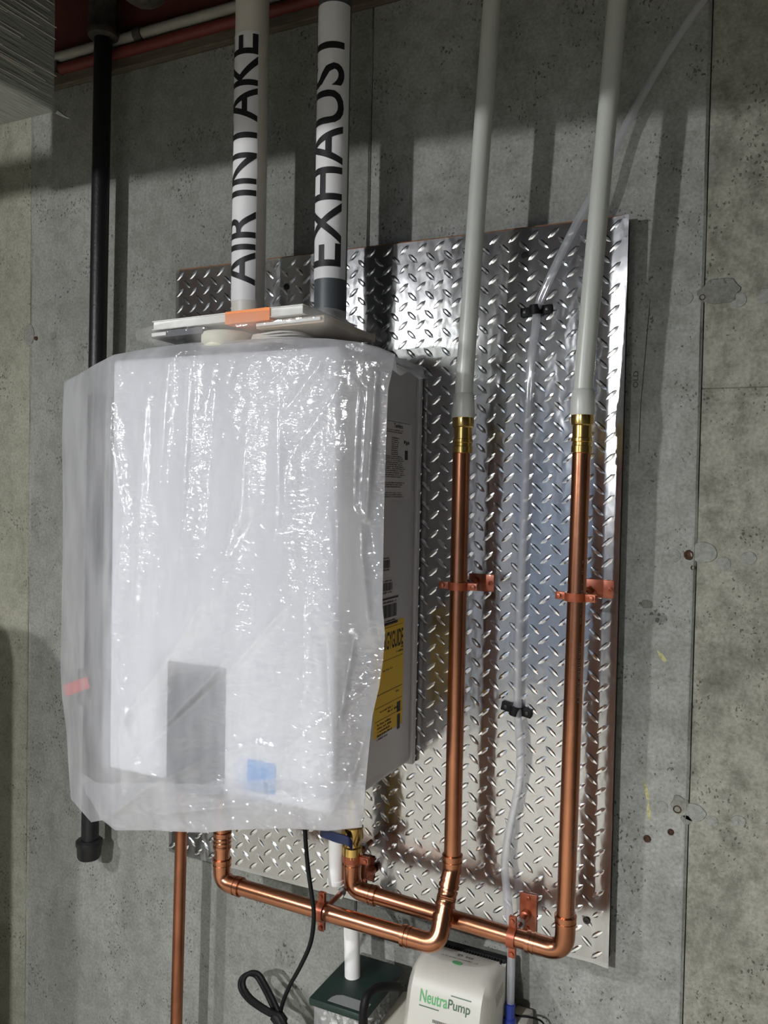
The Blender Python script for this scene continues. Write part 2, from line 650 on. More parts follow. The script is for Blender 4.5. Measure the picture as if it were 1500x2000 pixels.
for (u0, v0, u1, v1, w) in [(1257, 1522, 1266, 1562, 5), (1266, 1562, 1268, 1600, 5), (1283, 1270, 1300, 1292, 6)]:
    bm = B()
    a, b = at(u0, v0, .0004), at(u1, v1, .0004)
    sd = (b - a).normalized().cross(V((0, 1, 0))) * (w * PX)
    m_ = (a + b) / 2
    vs = [bm.verts.new(q) for q in (a, m_ + sd * .8, b + sd * .6, b - sd * .6, m_ - sd * .8)]
    bm.faces.new(vs)
    add('crayon_mark', bm, 'crayon', wall, smooth=False)

bm = B(); box(bm, (XL, YB, -.1), (XR, .25, 0)); struct(add('floor', bm, 'floor', smooth=False))
bm = B(); box(bm, (XL, YB, ZC), (XR, .25, ZC + .05)); ceil = struct(add('ceiling', bm, 'wood', smooth=False))
x = XL + .2
while x < XR:
    bm = B(); box(bm, (x, YB, ZC - .13), (x + .04, -.02, ZC)); add('joist', bm, 'wood', ceil, smooth=False)
    x += .406
bm = B(); box(bm, (XL - .1, YB, 0), (XL, .25, ZC)); struct(add('wall_left', bm, 'side_wall', smooth=False))
bm = B(); box(bm, (XR, YB, 0), (XR + .1, .25, ZC)); struct(add('wall_right', bm, 'side_wall', smooth=False))
bm = B(); box(bm, (XL, YB - .1, 0), (XR, YB, ZC)); struct(add('wall_front', bm, 'insul', smooth=False))
bm = B(); box(bm, (XL, -.015, ZT), (XR, .25, ZT + .035), .002); struct(add('trim_1', bm, 'sill', smooth=False))
bm = B(); box(bm, (XL, -.008, ZT + .035), (XR, .25, ZC)); struct(add('trim_2', bm, 'rim', smooth=False))
# unseen beam added above the frame, sloped so its shade covers the upper wall
bm = B()
for (xa, za) in ((-1.134, 2.0722), (XR, 1.905)):
    for (y, dz) in ((-.75, 0), (-.85, 0), (-.85, 1), (-.75, 1)):
        bm.verts.new((xa, y, za if not dz else 2.58))
bm.verts.ensure_lookup_table()
vv = bm.verts
for q in ((0, 1, 2, 3), (4, 5, 6, 7), (0, 1, 5, 4), (1, 2, 6, 5), (2, 3, 7, 6), (3, 0, 4, 7)):
    bm.faces.new([vv[i] for i in q])
struct(add('shade_beam', bm, 'beam', smooth=False))
bm = B()  # unseen board added under the duct to carry that shade further left
for (xa, za) in ((-2.3, 2.118), (-1.134, 2.0722)):
    for (y, zz) in ((-.75, za), (-.85, za), (-.85, 2.131), (-.75, 2.131)):
        bm.verts.new((xa, y, zz))
bm.verts.ensure_lookup_table()
vv = bm.verts
for q in ((0, 1, 2, 3), (4, 5, 6, 7), (0, 1, 5, 4), (1, 2, 6, 5), (2, 3, 7, 6), (3, 0, 4, 7)):
    bm.faces.new([vv[i] for i in q])
struct(add('shade_board', bm, 'beam', smooth=False))

# ================================================================== diamond plate
PXR, PXL, PZT, PZB, PK = -.2355, -1.1495, 1.9455, .7265, .030
plate = thing('diamond_plate_panel', 'shiny aluminium diamond plate panel mounted on the concrete wall behind the pipes', 'metal panel', (-.69, 0, PZB))


def curl(x):
    d = max(0.0, x - (PXR - .030))
    return PK + (.5 * .215 / .006 * d * d if d < .006 else .215 * (d - .003))


bm = B()
box(bm, (PXL + .004, -.026, PZB + .004), (PXR - .010, .0, PZT + .003))
add('plywood_backing', bm, 'plywood', plate, smooth=False)
bm = B()
box(bm, (PXR - .010, -.0285, PZB + .004), (PXR - .004, -.001, PZT - .004))
add('backing_edge', bm, 'black_edge', plate, smooth=False)
bm = B()
xs = [PXL + (PXR - .030 - PXL) * i / 60 for i in range(60)] + [PXR - .030 + .030 * i / 10 for i in range(11)]
nz = 60


def sheet_y(x, z):
    return -(curl(x) + .0005 * noise.noise(V((x * 9, 0, z * 5))))


grid = [[bm.verts.new((x, sheet_y(x, PZB + (PZT - PZB) * j / nz), PZB + (PZT - PZB) * j / nz)) for x in xs] for j in range(nz + 1)]
for j in range(nz):
    for i in range(len(xs) - 1):
        bm.faces.new((grid[j][i], grid[j][i + 1], grid[j + 1][i + 1], grid[j + 1][i]))
bmesh.ops.solidify(bm, geom=bm.faces[:], thickness=.0012)
sheet = add('metal_sheet', bm, 'alu', plate, angle=30)
bm = B()
pitch = .0340
LUG, LW, LH = .0290, .0100, .0018
ny_ = int((PZT - PZB) / pitch)
nx_ = int((PXR - PXL) / pitch)
for par in (0, 1):
    for i in range(nx_ + 1):
        for j in range(ny_ + 1):
            cx = PXR - .020 - i * pitch - par * pitch / 2
            cz = PZT - .013 - j * pitch - par * pitch / 2
            if cx < PXL + .008 or cz < PZB + .008:
                continue
            a = math.radians(41) if par == 0 else math.radians(-43)
            ca, sa = math.cos(a), math.sin(a)

            def P(l, w, h):
                x_, z_ = cx + l * ca - w * sa, cz + l * sa + w * ca
                x_ = min(x_, PXR)
                return bm.verts.new((x_, sheet_y(x_, z_) + .0006 - h, z_))
            t1, t2 = P(-LUG / 2, 0, 0), P(LUG / 2, 0, 0)
            b_ = [P(-LUG * .2, -LW / 2, 0), P(LUG * .2, -LW / 2, 0), P(LUG * .2, LW / 2, 0), P(-LUG * .2, LW / 2, 0)]
            c_ = [P(-LUG * .22, -LW * .16, LH), P(LUG * .22, -LW * .16, LH), P(LUG * .22, LW * .16, LH), P(-LUG * .22, LW * .16, LH)]
            bm.faces.new(c_)
            bm.faces.new((b_[0], b_[1], c_[1], c_[0]))
            bm.faces.new((b_[2], b_[3], c_[3], c_[2]))
            bm.faces.new((t1, b_[0], c_[0])); bm.faces.new((t1, c_[0], c_[3])); bm.faces.new((t1, c_[3], b_[3]))
            bm.faces.new((t2, c_[1], b_[1])); bm.faces.new((t2, c_[2], c_[1])); bm.faces.new((t2, b_[2], c_[2]))
add('tread_pattern', bm, 'alu', plate, smooth=True, angle=25, kind='stuff')
for (u, v) in ((1025, 499), (1146, 1797), (560, 560)):
    bm = B()
    p = at(u, v, PK)
    lathe(bm, [(.0062, -.001), (.0062, .0018), (.005, .003), (.0022, .003), (.002, .0016)], p, (0, -1, 0), 12)
    add('screw', bm, 'dark_steel', plate)

# ================================================================== water heater
HX0, HX1, HY0, HY1, HZ0, HZ1 = -1.027, -.590, -.335, -.033, 1.012, 1.712
heater = thing('tankless_water_heater', 'grey tankless water heater hung on the diamond plate under a plastic sheet', 'water heater', ((HX0 + HX1) / 2, 0, HZ0))
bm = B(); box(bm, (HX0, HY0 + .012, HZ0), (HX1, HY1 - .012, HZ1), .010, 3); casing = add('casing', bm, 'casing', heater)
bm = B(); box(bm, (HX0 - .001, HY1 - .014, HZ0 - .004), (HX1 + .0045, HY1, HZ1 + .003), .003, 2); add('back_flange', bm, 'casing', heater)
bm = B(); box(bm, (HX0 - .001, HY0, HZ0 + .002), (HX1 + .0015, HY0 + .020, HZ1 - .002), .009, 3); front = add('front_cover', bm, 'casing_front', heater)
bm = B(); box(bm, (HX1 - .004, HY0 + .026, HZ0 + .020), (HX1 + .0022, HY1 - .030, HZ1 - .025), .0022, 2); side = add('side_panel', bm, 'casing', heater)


def front_rect(u0, v0, u1, v1, th=.0012, bev=.0):
    a, b = at(u0, v0, -HY0), at(u1, v1, -HY0)
    bm = B()
    box(bm, (min(a.x, b.x), HY0 - th, min(a.z, b.z)), (max(a.x, b.x), HY0 + .001, max(a.z, b.z)), bev)
    return bm


add('display_panel', front_rect(330, 1290, 438, 1562, .004, .002), 'panel_dark', heater)
add('blue_sticker', front_rect(484, 1482, 538, 1552), 'blue', heater, smooth=False)
SX = HX1 + .0022


def side_rect(k0, z0, k1, z1, th=.0006):
    bm = B()
    box(bm, (SX - .001, -max(k0, k1), min(z0, z1)), (SX + th, -min(k0, k1), max(z0, z1)))
    return bm


pa, pb = atx(789, 1206, SX), atx(783, 1413, SX)
ek, ez1, ez0 = -pa.y, pa.z, pb.z          # energy label: rear edge, top, bottom
yl = add('energy_label', side_rect(ek, ez0, ek + .112, ez1), 'yellow', heater, smooth=False)
SF = SX + .0009
bm = text_bm('ENERGYGUIDE', .02)
map_bm(bm, lambda x, y: V((SF, -(ek + .108) + .104 * x, ez1 - .046 + .030 * y)))
sub('label_text', bm, 'ink', yl, smooth=False)
bm = B()
for dz, w in ((.008, .0008), (.062, .0008), (.115, .001), (.136, .0008), (.158, .0008)):
    quad(bm, (SF, -(ek + .108), ez1 - dz), (SF, -(ek + .004), ez1 - dz), (SF, -(ek + .004), ez1 - dz - w), (SF, -(ek + .108), ez1 - dz - w))
for dz, k0, ln in ((.056, .03, .026), (.050, .012, .01), (.080, .085, .04), (.124, .03, .01), (.146, .09, .05), (.152, .06, .04), (.166, .10, .05), (.172, .10, .055), (.178, .10, .05), (.184, .10, .055), (.190, .10, .04)):
    scribble(bm, (SF - .0003, -(ek + k0), ez1 - dz), (0, 1, 0), (0, 0, 1), ln, .0035, (1, 0, 0), int(dz * 1000) + 3)
sub('label_print', bm, 'ink', yl, smooth=False)
bm = B()
for (k0, z0_, k1, z1_) in ((.010, .142, .024, .160), (.010, .164, .022, .190)):
    quad(bm, (SF, -(ek + k0), ez1 - z0_), (SF, -(ek + k1), ez1 - z0_), (SF, -(ek + k1), ez1 - z1_), (SF, -(ek + k0), ez1 - z1_))
sub('label_blocks', bm, 'ink', yl, smooth=False)
# rating plate near the top
pa, pb = atx(806, 828, SX), atx(806, 976, SX)
rk = -pa.y + .012
rp = add('rating_plate', side_rect(rk - .008, pb.z, rk + .125, pa.z), 'sticker', heater, smooth=False)
bm = text_bm('Tankless', .015)
map_bm(bm, lambda x, y: V((SF, -(rk + .066) + .036 * x, pa.z - .012 + .0075 * y)))
sub('label_text', bm, 'ink', rp, smooth=False)
bm = B()
zz = pa.z - .002
quad(bm, (SF, -(rk + .12), zz), (SF, -rk, zz), (SF, -rk, zz - .0008), (SF, -(rk + .12), zz - .0008))
i = 0
zz = pa.z - .017
while zz > pb.z + .004:
    i += 1
    if .022 < pa.z - zz < .028 or .098 < pa.z - zz < .104 or .112 < pa.z - zz < .120:
        zz -= .0032
        continue
    kk = rk + (.10 if not .03 < pa.z - zz < .058 else .075)
    ln = .078 if not .03 < pa.z - zz < .058 else .030
    scribble(bm, (SF - .0003, -kk, zz), (0, 1, 0), (0, 0, 1), ln * random.uniform(.85, 1.05), .0019, (1, 0, 0), 100 + i, .3)
    zz -= .0034
sub('fine_print', bm, 'ink', rp, smooth=False)
bm = B()
for dk, dz, a in ((.022, .034, .006), (.014, .036, .007), (.006, .035, .006)):
    c = V((SF, -(rk + dk), pa.z - dz))
    lathe(bm, [(a * .5, 0), (a * .5, .0002)], c, (1, 0, 0), 10)
quad(bm, (SF, -(rk + .020), pa.z - .048), (SF, -(rk + .008), pa.z - .048), (SF, -(rk + .008), pa.z - .064), (SF, -(rk + .020), pa.z - .064))
sub('approval_mark', bm, 'ink', rp, smooth=False)
# bar-code stickers
for (u, v, wv, frm) in ((764, 1100, 28, 0), (769, 1143, 28, 0), (777, 1188, 46, 1)):
    c = atx(u, v, SX)
    h = wv * 1.42 / 1620 / 2
    k0 = -c.y
    st = add('barcode_sticker', side_rect(k0, c.z - h * 1.15, k0 + .075, c.z + h * 1.15), 'sticker', heater, smooth=False)
    bm = B()
    if frm:
        for dz in (h * 1.12, -h * 1.02):
            quad(bm, (SF, -(k0 + .072), c.z + dz), (SF, -(k0 + .001), c.z + dz), (SF, -(k0 + .001), c.z + dz - .003), (SF, -(k0 + .072), c.z + dz - .003))
    rnd = random.Random(u)
    y = -(k0 + .068)
    while y < -(k0 + .007):
        w = rnd.choice((.0006, .0010, .0018))
        quad(bm, (SF, y, c.z + h * .55), (SF, y + w, c.z + h * .55), (SF, y + w, c.z - h * .55), (SF, y, c.z - h * .55))
        y += w + rnd.choice((.0006, .001))
    scribble(bm, (SF - .0003, -(k0 + .06), c.z + h * .68), (0, 1, 0), (0, 0, 1), .05, .0035, (1, 0, 0), u)
    scribble(bm, (SF - .0003, -(k0 + .06), c.z - h * .9), (0, 1, 0), (0, 0, 1), .05, .0035, (1, 0, 0), u + 1)
    sub('barcode', bm, 'ink', st, smooth=False)
for (x, y, r_) in ((-.905, -.17, .020), (-.668, -.115, .020), (-.69, -.12, .019), (-.97, -.10, .018)):
    bm = B()
    lathe(bm, [(r_, -.014), (r_, 0), (r_ * 1.2, 0), (r_ * 1.2, .006)], (x, y, HZ0 - .002), (0, 0, 1), 6 if r_ > .0175 else 16)
    add('connection', bm, 'brass', heater, smooth=False)


# ================================================================== flue pipes with lettering
def flue(name, label, x, k, r, body, zl0, zl1, a_lo, a_hi, word, bz0, bz1, t_lo, t_hi, gap=None):
    t = thing(name, label, 'vent pipe', (x, -k, HZ1))
    c = V((x, -k, 0))
    bm = B()
    sweep(bm, [c + V((0, 0, HZ1 + .002)), c + V((0, 0, 2.0)), c + V((0, 0, ZC - .14))], r, 36)
    add('pipe', bm, body, t)
    bm = B()
    lathe(bm, [(r + .0005, 0), (r + .006, .001), (r + .006, .022), (r + .0005, .024)], c + V((0, 0, HZ1 + .002)), (0, 0, 1), 36)
    add('collar', bm, 'pvc_grey', t)
    tow = (V((CPOS.x, CPOS.y, 0)) - c).normalized()
    rgt = V((-tow.y, tow.x, 0))

    def cyl(ph, z, rr):
        return c + (rgt * math.sin(ph) + tow * math.cos(ph)) * rr + V((0, 0, z))
    bm = B()
    n = 30
    rr = r + .0007
    rows = [[bm.verts.new(cyl(math.radians(a_lo + (a_hi - a_lo) * i / n), z, rr)) for i in range(n + 1)] for z in (zl0, zl1)]
    for i in range(n):
        bm.faces.new((rows[0][i], rows[0][i + 1], rows[1][i + 1], rows[1][i]))
    lab = add('label_wrap', bm, 'label_white', t)
    bm = text_bm(word, .012, .08)
    map_bm(bm, lambda q, y: cyl(math.radians(t_lo + (t_hi - t_lo) * y), bz0 + (bz1 - bz0) * q, rr + .0006))
    sub('lettering', bm, 'ink', lab)
    return t


ik, ekk = .13, .13
a = at(489, 300, ik); b = at(650, 300, ekk)
flue('intake_pipe', 'white vent pipe lettered AIR INTAKE in black, rising above the heater', a.x, ik, .0305, 'pvc',
     at(489, 592, ik).z, at(489, 78, ik).z, -125, 24, 'AIR INTAKE', at(489, 565, ik).z, at(489, 84, ik).z, 21, -98)
flue('exhaust_pipe', 'grey vent pipe with white label lettered EXHAUST, right of the intake pipe', b.x, ekk, .0285, 'pvc_grey',
     at(650, 550, ekk).z, at(650, 22, ekk).z, -140, 62, 'EXHAUST', at(650, 528, ekk).z, at(650, 74, ekk).z, 36, -104)


# ================================================================== copper lines
CUR = .0143


def elbow(parent, pts, rad, m='copper', r=CUR):
    """a bent fitting with a rounded lip at both mouths"""
    bm = B()
    p = fillet(pts, rad, 10)
    sweep(bm, p, r + .0016, 24)
    for q, d in ((p[0], p[1] - p[0]), (p[-1], p[-2] - p[-1])):
        ringband(bm, q + d.normalized() * .004, d, r, r + .0030, .006)
        ringband(bm, q + d.normalized() * .013, d, r, r + .0026, .003)
    return add('elbow', bm, m, parent)


def straight(parent, a, b, name='tube', m='copper', r=CUR):
    bm = B()
    sweep(bm, [a, V(a).lerp(V(b), .5), b], r, 24)
    return add(name, bm, m, parent)


def coupling(parent, c, ax, ln=.03, r=CUR):
    bm = B()
    a = V(ax).normalized()
    h = ln / 2
    lathe(bm, [(r, -h), (r + .0022, -h), (r + .0026, -h + .003), (r + .0016, -h + .006), (r + .0016, -h + .010), (r + .0024, -h + .0115), (r + .0016, -h + .013),
               (r + .0016, h - .013), (r + .0024, h - .0115), (r + .0016, h - .010), (r + .0016, h - .006), (r + .0026, h - .003), (r + .0022, h), (r, h)], c, a, 24)
    return add('coupling', bm, 'copper', parent)


def unit(a, b):
    return (V(b) - V(a)).normalized()


LX, RX, CK, HK = -.480, -.2862, .115, .17
ZBR = 1.574
# hot line: riser on the left, kinks forward over the cold pipe, runs left below the heater
hot = thing('hot_copper_line', 'copper water pipe rising left of the pair and crossing in front of the other below', 'copper pipe', (LX, -CK, .75))
h0, h1 = V((LX, -CK, ZBR)), V((LX, -CK, .870))
h2 = V((LX - .002, -HK, .768))
h3 = at(428, 1716, HK)
h2.z = .768
h3 = V((-.908, -HK, .776))
h4 = V((-.908, -HK, HZ0 - .012))
straight(hot, h0, h1 + V((0, 0, .02)))
dn = unit(h1, h2)
elbow(hot, [h1 + V((0, 0, .026)), h1, h1 + dn * .030], .03)
straight(hot, h1 + dn * .028, h2 - dn * .040)
coupling(hot, h1 + dn * .045, dn, .026)
hl = unit(h2, h3)
elbow(hot, [h2 - dn * .046, h2, h2 + hl * .062], .046)
straight(hot, h2 + hl * .06, h3 - hl * .04)
elbow(hot, [h3 - hl * .044, h3, h3 + V((0, 0, .044))], .036)
straight(hot, h3 + V((0, 0, .042)), h4)
coupling(hot, h3 + V((0, 0, .078)), (0, 0, 1), .03)
coupling(hot, h3 + V((0, 0, .12)), (0, 0, 1), .026)
# cold line: riser on the right, runs left behind, up to the blue valve
cold = thing('cold_copper_line', 'copper water pipe rising right of the pair with a blue lever valve under the heater', 'copper pipe', (RX, -CK, .75))
c0, c1 = V((RX + .003, -CK, ZBR)), V((RX - .003, -CK, .780))
c2 = V((-.668, -CK, .794))
c3 = V((-.668, -CK, HZ0 - .012))
straight(cold, c0, c1 + V((0, 0, .055)))
cl = unit(c1, c2)
elbow(cold, [c1 + V((0, 0, .060)), c1, c1 + cl * .062], .048)
straight(cold, c1 + cl * .06, c2 - cl * .045)
elbow(cold, [c2 - cl * .050, c2, c2 + V((0, 0, .056))], .042)
straight(cold, c2 + V((0, 0, .054)), c2 + V((0, 0, .085)))
straight(cold, V((-.668, -CK, .915)), c3, 'nipple', 'brass', .013)
bm = B()
lathe(bm, [(.0150, -.03), (.0175, -.028), (.0175, -.010), (.0145, -.008), (.0145, .0), (.019, .006), (.019, .026), (.0145, .03), (.0145, .04), (.0175, .042), (.0175, .06), (.014, .062)],
      V((-.668, -CK, .880)), (0, 0, 1), 20)
valve = add('valve_body', bm, 'brass', cold)
bm = B()
p = V((-.668, -CK - .024, .888))
pts = spline([p + V((.012, .0, -.006)), p + V((.006, -.006, .004)), p + V((-.016, -.008, .006)), p + V((-.034, -.007, .008)), p + V((-.048, -.006, .010))], 6)
prev = None
for q in pts:
    cur = [bm.verts.new(q + V((0, dy, dz))) for dy, dz in ((-.0015, -.008), (.0015, -.008), (.0015, .008), (-.0015, .008))]
    if prev:
        for j in range(4):
            bm.faces.new((prev[j], prev[(j + 1) % 4], cur[(j + 1) % 4], cur[j]))
    else:
        bm.faces.new(cur)
    prev = cur
bm.faces.new(prev)
lathe(bm, [(.006, .0), (.006, .03)], V((-.668, -CK - .0, .890)), (0, -1, 0), 8)
sub('blue_lever', bm, 'valve_blue', valve, label='blue lever')
# print running down the cold riser
tow = V((CPOS.x - RX, CPOS.y + CK, 0)).normalized()
rg = V((-tow.y, tow.x, 0))
nn = (tow * .88 + rg * .48).normalized()
bm = B()
for z0_, ln in ((1.50, .06), (1.40, .10), (1.27, .09), (.99, .05), (.90, .06)):
    bm = B()
    scribble(bm, V((RX - .001, -CK, z0_)) + nn * (CUR + .0002), (0, 0, -1), rg, ln, .0035, nn, int(z0_ * 100), .5)
    add('pipe_print', bm, 'ink', cold, smooth=False)
# small gas line on the left
gas = thing('gas_copper_line', 'thin copper pipe dropping straight down at the left, below the plastic sheet', 'copper pipe', (-1.066, -.10, .0))
straight(gas, (-1.058, -.10, .93), (-1.072, -.10, .02), 'tube', 'copper_dull', .0118)
elbow(gas, [(-1.058, -.10, .915), (-1.058, -.10, .955), (-1.02, -.10, .955)], .02, 'copper_dull', .0118)
straight(gas, (-1.03, -.10, .955), (-.99, -.10, .955), 'tube', 'copper_dull', .0118)
elbow(gas, [(-1.0, -.10, .955), (-.97, -.10, .955), (-.97, -.10, .99)], .02, 'copper_dull', .0118)
straight(gas, (-.97, -.10, .98), (-.97, -.10, HZ0 - .014), 'tube', 'copper_dull', .0118)
bm = B(); lathe(bm, [(.020, 0), (.020, .006), (.0125, .012)], (-1.072, -.10, .0), (0, 0, 1), 16); add('floor_flange', bm, 'copper_dull', gas)


# ================================================================== PEX risers
def pex(label, x, xt):
    t = thing('pex_riser', label, 'plastic pipe', (x, -CK, ZBR))
    zj = 1.6463
    bm = B()
    sweep(bm, [V((x, -CK, zj - .03)), V((x, -CK, zj + .02)), V((x + (xt - x) * .5, -CK, zj + .35)), V((xt, -CK, 2.30)), V((xt + (xt - x) * .4, -CK, ZC - .13))], .0148, 28)
    add('tube', bm, 'pex', t)
    bm = B()
    lathe(bm, [(.0150, .040), (.0172, .036), (.0182, .020), (.0188, .004), (.0184, 0), (.015, 0)][::-1], (x, -CK, 1.6205), (0, 0, 1), 28)
    add('expansion_ring', bm, 'pex', t)
    bm = B()
    lathe(bm, [(.0145, -.012), (.0163, -.011), (.0163, -.001), (.0150, .000), (.0150, .005), (.0166, .006), (.0166, .011), (.0150, .012), (.0150, .030), (.0172, .032), (.0180, .040), (.0172, .047), (.0145, .048)],
          (x, -CK, ZBR), (0, 0, 1), 28)
    add('brass_adapter', bm, 'brass', t, label='brass adapter')
    return t


pex('translucent white plastic pipe above the left copper riser', LX + .002, -.4435)
pex('translucent white plastic pipe above the right copper riser', RX + .003, -.2425)


# ================================================================== pipe hangers
def hanger(label, c, axis, ear, base, bw, bh, rod=True):
    c, axis, ear, base = V(c), V(axis).normalized(), V(ear).normalized(), V(base)
    t = thing('pipe_hanger', label, 'pipe clamp', base, 'copper-coloured pipe clamps')
    out = axis.cross(ear).normalized()
    if out.y > 0:
        out = -out
    r0 = CUR + .0016
    bm = B()
    ringband(bm, c, axis, CUR + .0003, r0 + .0016, .013)
    for s in (-1, 1):
        for o_ in (-1, 1):
            obox(bm, c + ear * (s * (r0 + .0085)) + out * (o_ * .0028), ear, axis, out, .018, .012, .0024, .0008)
    add('split_ring', bm, 'hanger', t)
    for s in (-1, 1):
        bm = B()
        cc = c + ear * (s * (r0 + .011))
        lathe(bm, [(.0035, -.0075), (.0035, -.0045), (.002, -.0045), (.002, .0045), (.0042, .0045), (.0042, .0075), (.0015, .0085)], cc, out, 8)
        add('bolt', bm, 'hanger', t)
    bm = B()
    yb = base.y
    box(bm, (base.x - bw / 2, yb, base.z - bh / 2), (base.x + bw / 2, yb + .003, base.z + bh / 2), .0008)
    lathe(bm, [(.009, 0), (.009, .012), (.006, .014)], V((c.x, yb, base.z if abs(c.z - base.z) > .01 else c.z)), (0, -1, 0), 12)
    add('base_plate', bm, 'hanger', t)
    bm = B()
    sweep(bm, [V((c.x, yb - .006, base.z if abs(axis.z) < .5 else c.z)), V((c.x, c.y + r0, c.z))], .0045, 10)
    add('rod', bm, 'hanger', t)
    bm = B()
    q0, q1 = V((c.x, yb - .006, base.z if abs(axis.z) < .5 else c.z)), V((c.x, c.y + r0, c.z))
    lathe(bm, [(.004, -.005), (.0085, -.005), (.0085, .005), (.004, .005)], q0.lerp(q1, .55), q1 - q0, 6)
    add('nut', bm, 'steel', t, smooth=False)
    for s in (-1, 1):
        bm = B()
        q = V((base.x + (s * (bw / 2 - .006) if bw > bh else 0), yb, base.z + (s * (bh / 2 - .007) if bw <= bh else 0)))
        lathe(bm, [(.0042, 0), (.004, .0018), (.002, .0026), (.0016, .0014)], q, (0, -1, 0), 10)
        add('screw', bm, 'hanger', t)
    return t


PY = -PK - .0042
z = at(905, 1145, CK).z
hanger('copper clamp holding the left copper riser at mid height', (LX, -CK, z), (0, 0, 1), (1, 0, 0), at(940, 1138, -PY), .046, .030)
z = at(1130, 1166, CK).z
hanger('copper clamp holding the right copper riser at mid height', (RX, -CK, z), (0, 0, 1), (.95, -.2, 0), at(1172, 1150, -PY), .046, .030)
x_ = at(1001, 1829, CK).x
t_ = (x_ - c1.x) / (c2.x - c1.x)
zc = c1.z + (c2.z - c1.z) * t_
hanger('copper clamp on the low horizontal pipe near its right-hand elbow', (x_, -CK, zc), cl, (0, 0, 1), at(1031, 1784, -PY), .030, .066)
hanger('copper clamp beside the elbow below the blue lever valve', (-.668, -CK, .850), (0, 0, 1), (1, 0, 0), at(717, 1696, -PY), .026, .046)
x_ = at(629, 1776, HK).x
zc = h2.z + (h3.z - h2.z) * ((x_ - h2.x) / (h3.x - h2.x))
hanger('copper clamp on the front horizontal pipe near the black cord', (x_, -HK, zc), hl, (0, 0, 1), (x_, PY, zc + .004), .030, .050)

# ================================================================== clear drain tube and its clips
tube = thing('clear_drain_tube', 'clear plastic tube clipped to the plate between the two copper risers', 'tube', (-.392, -.05, .6))
bm = B()
pts = [at(u, v, k) for u, v, k in ((1400, -40, .02), (1300, 110, .02), (1232, 228, .022), (1197, 300, .030), (1160, 375, .044), (1122, 445, .050), (1085, 520, .050), (1052, 595, .041), (1046, 640, .042), (1037, 710, .044),
                                    (1030, 830, .044), (1024, 980, .044), (1018, 1130, .044), (1012, 1280, .043), (1011, 1385, .041), (1015, 1450, .050), (1016, 1510, .054), (1006, 1570, .052), (993, 1630, .052), (986, 1690, .055),
                                    (991, 1750, .060), (998, 1830, .064), (998, 1900, .068), (996, 1985, .070))]
sweep(bm, spline(pts, 6), .0068, 16)
add('hose', bm, 'tube', tube)
bm = B()
lathe(bm, [(.006, .012), (.0085, .010), (.0085, -.012), (.011, -.014), (.011, -.05), (.007, -.052)][::-1], at(996, 1972, .070), (0, 0, 1), 14)
add('blue_fitting', bm, 'blue_fit', tube, label='blue end fitting')
for (u, v, s, lab) in ((1049, 608, 1, 'black plastic clip holding the clear tube near the top of the plate'), (1010, 1385, -1, 'black plastic clip holding the clear tube below the middle of the plate')):
    c = at(u, v, PK)
    t = thing('tube_clip', lab, 'clip', c, 'black tube clips')
    ang = math.radians(4 if s > 0 else -10)
    ex, ez = V((math.cos(ang), 0, math.sin(ang))), V((-math.sin(ang), 0, math.cos(ang)))
    bm = B()
    n = 14
    prev = None
    for i in range(n + 1):
        ph = PI * i / n
        cur = []
        for (rr, dz) in ((.0085, -.008), (.0112, -.008), (.0112, .008), (.0085, .008)):
            cur.append(bm.verts.new(c + ex * (rr * math.cos(ph)) + V((0, -.004 - .0135 * math.sin(ph) * rr / .0098 - .001, 0)) + ez * dz))
        if prev:
            for j in range(4):
                bm.faces.new((prev[j], prev[(j + 1) % 4], cur[(j + 1) % 4], cur[j]))
        else:
            bm.faces.new(cur)
        prev = cur
    bm.faces.new(prev[::-1])
    add('saddle', bm, 'rubber', t)
    for sd in (-1, 1):
        bm = B()
        obox(bm, c + ex * (sd * .0175) + V((0, -.0042, 0)), ex, V((0, 1, 0)), ez, .019, .005, .0155, .0015)
        tab = add('tab', bm, 'rubber', t)
        bm = B()
        lathe(bm, [(.0034, 0), (.003, .0014), (.0014, .0018)], c + ex * (sd * .019) + V((0, -.0065, 0)), (0, -1, 0), 10)
        sub('screw', bm, 'dark_steel', tab)

# ================================================================== black iron pipe at the left
ikk = .056
ix = at(190, 900, ikk).x - .004
iron = thing('black_iron_pipe', 'black iron pipe hanging down the wall at the left, capped at its lower end', 'iron pipe', (ix, -ikk, .70))
bm = B(); sweep(bm, [(ix + .009, -ikk, 2.52), (ix, -ikk, 1.6), (ix - .006, -ikk, at(172, 1650, ikk).z)], .0185, 24); add('pipe', bm, 'iron', iron)
zt = at(197, 78, ikk).z
bm = B()
lathe(bm, [(.0190, 0), (.031, .004), (.033, .014), (.030, .02), (.029, .085), (.033, .09), (.033, .2), (.03, ZC - .02 - zt)], (ix + .008, -ikk, zt), (0, 0, 1), 24)
add('upper_coupling', bm, 'iron_brown', iron)
zb = at(172, 1676, ikk).z
bm = B()
lathe(bm, [(.014, 0), (.022, .001), (.025, .006), (.026, .028), (.0285, .031), (.0285, .040), (.024, .044), (.0185, .044)], (ix - .008, -ikk, zb), (0, 0, 1), 24)
add('end_cap', bm, 'iron', iron)
bm = B()
zr = at(150, 1335, .06).z
lathe(bm, [(.0190, -.04), (.030, -.036), (.030, -.02), (.026, -.018), (.028, .018), (.030, .02), (.030, .036), (.0190, .04)], (ix - .004, -ikk, zr), (0, 0, 1), 16)
gv = add('gas_valve', bm, 'iron_brown', iron)
bm = B()
obox(bm, V((ix - .012, -ikk - .036, zr + .004)), V((.93, 0, .36)).normalized(), V((0, 1, 0)), V((-.36, 0, .93)).normalized(), .075, .006, .026, .002)
lathe(bm, [(.007, 0), (.007, .04)], V((ix - .004, -ikk, zr)), (0, -1, 0), 8)
